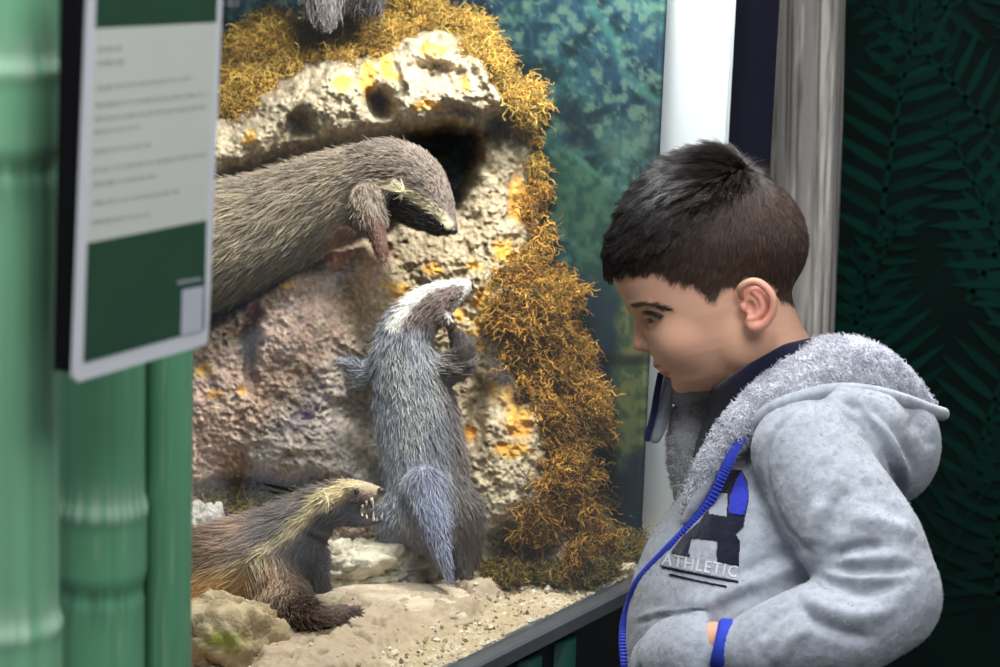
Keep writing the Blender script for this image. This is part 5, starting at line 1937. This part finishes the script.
# chest applique, lettering
def applique(name, fn_sd, box, m, off, thick=.0009, step=.8, parent=None):
    x = np.arange(box[0], box[2], step); y = np.arange(box[1], box[3], step)
    X, Y = np.meshgrid(x, y, indexing='ij')
    Pm = np.full(X.shape + (3,), np.nan)
    for i in range(X.shape[0]):
        for j in range(X.shape[1]):
            if fn_sd(X[i:i + 1, j:j + 1], Y[i:i + 1, j:j + 1])[0, 0] > 1.2: continue
            h = cast(BV_jack, float(X[i, j]), float(Y[i, j]))
            if h is not None: Pm[i, j] = h[0] + h[1] * off
    ids = -np.ones(X.shape, int); V = []
    S = fn_sd(X, Y)
    ok = ~np.isnan(Pm[..., 0])
    q = []
    for i in range(X.shape[0] - 1):
        for j in range(X.shape[1] - 1):
            if (S[i, j] + S[i + 1, j + 1]) / 2 < 0 and ok[i, j] and ok[i + 1, j] and ok[i, j + 1] and ok[i + 1, j + 1]: q.append(((i, j), (i, j + 1), (i + 1, j + 1), (i + 1, j)))
    Fc = []
    for f in q:
        ff = []
        for (a, b) in f:
            if ids[a, b] < 0: ids[a, b] = len(V); V.append(Pm[a, b])
            ff.append(ids[a, b])
        Fc.append(ff)
    o = mesh_obj(name, np.array(V), Fc, m, parent or hoodie)
    sd = o.modifiers.new('thickness', 'SOLIDIFY'); sd.thickness = thick; sd.offset = 0
    return o


NAVY = [(700, 522), (713, 503), (722, 484), (729, 469), (742, 471), (748, 483), (749, 500), (745, 517), (743.5, 527), (736, 534.5), (740, 541), (739, 567), (717, 562), (718, 557), (691, 555), (690, 557), (671, 553), (684, 536)]
HOLES = [[(713, 499), (720, 493), (728.5, 493), (727, 517), (708, 514)], [(692, 538), (718, 541), (716.5, 558), (688, 554)]]
def sd_navy(x, y):
    d = poly_sd(x, y, NAVY)
    for hpoly in HOLES: d = np.maximum(d, -poly_sd(x, y, hpoly))
    return d
M_navy = mat('navy_felt', lin(24, 24, 44), 0.9, 0.1, noise=(120, .2), sheen=.3)
M_royal = mat('royal_felt', lin(48, 58, 178), 0.85, 0.1, noise=(120, .15), sheen=.3)
applique('chest_emblem', sd_navy, (668, 465, 752, 570), M_navy, .0006)
applique('emblem_shade', lambda x, y: poly_sd(x, y, [(736, 484), (742, 473), (747.5, 484), (748.5, 500), (744.5, 516), (729.5, 514), (731, 497)]), (725, 470, 751, 519), M_royal, .0014)
M_band = mat('grey_tape', lin(158, 161, 170), 0.9, 0.1, noise=(200, .1))
M_let = mat('pale_thread', lin(206, 208, 218), 0.7, 0.2)
M_ink = mat('dark_thread', lin(28, 28, 40), 0.8, 0.1)
applique('lettering_tape', lambda x, y: poly_sd(x, y, [(664, 551.5), (740.5, 565), (738.5, 581), (660, 566)]), (656, 548, 744, 584), M_band, .0003, .0004)
applique('underline', lambda x, y: line_d(x, y, [(663, 567), (700, 575), (738, 582.5)])[0] - .9, (660, 564, 742, 586), M_ink, .0006, step=.6)
applique('underline', lambda x, y: line_d(x, y, [(670.5, 574.5), (700, 581.5), (726, 587)])[0] - .8, (668, 571, 730, 590), M_ink, .0006, step=.6)
fc = bpy.data.curves.new('lettering', 'FONT')
fc.body = 'ATHLETIC'
fc.space_character = 1.15
fc.resolution_u = 2
fo = bpy.data.objects.new('lettering_source', fc)
COL.objects.link(fo)
bpy.context.view_layer.update()
tm = bpy.data.meshes.new_from_object(fo.evaluated_get(bpy.context.evaluated_depsgraph_get()))
COL.objects.unlink(fo)
bpy.data.objects.remove(fo)
tv = np.array([v.co[:] for v in tm.vertices]); tf = [list(p.vertices) for p in tm.polygons]
u = (tv[:, 0] - tv[:, 0].min()) / np.ptp(tv[:, 0]); w = (tv[:, 1] - tv[:, 1].min()) / np.ptp(tv[:, 1])
tx = 664.5 + u * 74 + (1 - w) * -2.2; ty = 553 + u * 13.2 + (1 - w) * 12.0
V3 = []
for x, y in zip(tx, ty):
    h = cast(BV_jack, float(x), float(y))
    V3.append(h[0] + h[1] * .0009 if h is not None else P(x, y, 1.83))
lt = mesh_obj('lettering', np.array(V3), tf, M_let, hoodie, smooth=False)
sd = lt.modifiers.new('thickness', 'SOLIDIFY'); sd.thickness = .0004; sd.offset = 0

# cuff
M_cuff = mat('blue_rib_knit', lin(52, 70, 184), 0.8, 0.15, noise=(90, .12, (1, 6, 6)), bump=(400, .4, .001))
ax0, ax1 = CL(714, 643, 1.768), CL(748, 651, 1.765)
path = ax0 + (ax1 - ax0) * np.linspace(0, 1, 14)[:, None]
rr = KP * np.interp(np.linspace(0, 1, 14), [0, .06, .5, 1], [22, 25.5, 28, 31]) * .93
V, Fc = loft(tube_rings(path, rr, 64, ref=(0, 0, 1)))
k = len(V) // 64
V = V.reshape(k, 64, 3)
V = path[:, None] + (V - path[:, None]) * (1 + .008 * np.where(np.arange(64) % 2, 1, -1))[None, :, None]
mesh_obj('cuff', to_world(V.reshape(-1, 3)), Fc, M_cuff, hoodie)

# trousers and shoes below the picture
M_jean = mat('dark_denim', lin(38, 44, 62), 0.85, 0.15, noise=(60, .2), bump=(600, .3, .001))
M_shoe = mat('dark_shoe', lin(40, 40, 46), 0.6, 0.3)
M_sole = mat('shoe_sole', lin(200, 200, 200), 0.7, 0.2)
hip = P(752, 740, 1.93)
leg_parts = []
feet = []
for s in (-1, 1):
    c0 = hip + np.array([0.0, s * .062, .04])
    ft = np.array([hip[0] + .005, hip[1] + s * .075, .05])
    t = np.linspace(0, 1, 14)[:, None]
    path = c0 + (ft - c0) * t + np.array([-.012, 0, 0]) * np.sin(t * math.pi)
    r = np.interp(t[:, 0], [0, .1, .45, .9, 1], [.075, .078, .055, .046, .050])
    leg_parts.append(loft(tube_rings(path, r, 28, ref=(1, 0, 0))))
    feet.append(ft)
pel = loft(tube_rings(np.stack([hip + np.array([0, 0, z]) for z in (.09, .05, 0, -.04)]), [.10, .112, .115, .09], 28, ref=(1, 0, 0)))
leg_parts.append((hip + (pel[0] - hip) * np.array([1, 1.15, 1]), pel[1]))
V, Fc = join_vf(leg_parts)
mesh_obj('trousers', V, Fc, M_jean, person)
for ft in feet:
    t = np.linspace(0, 1, 16)
    rings = []
    th = np.linspace(0, 2 * math.pi, 24, endpoint=False)
    for v in t:
        x = ft[0] + .055 - v * .20
        wd = .034 * (math.sin(math.pi * (.12 + .80 * v)) ** .5); hg = np.interp(v, [0, .1, .35, .6, .85, 1], [.05, .072, .075, .052, .042, .02])
        rings.append(np.stack([np.full(24, x), ft[1] + wd * np.cos(th), .012 + hg / 2 + hg / 2 * np.sin(th)], 1))
    V, Fc = loft(rings)
    so = mesh_obj('shoe', V, Fc, M_shoe, person)
    rings = []
    for v in t:
        x = ft[0] + .057 - v * .205
        wd = .037 * (math.sin(math.pi * (.12 + .80 * v)) ** .5)
        rings.append(np.stack([np.full(24, x), ft[1] + wd * np.cos(th), .010 + .010 * np.sin(th)], 1))
    V, Fc = loft(rings)
    mesh_obj('sole', V, Fc, M_sole, so)
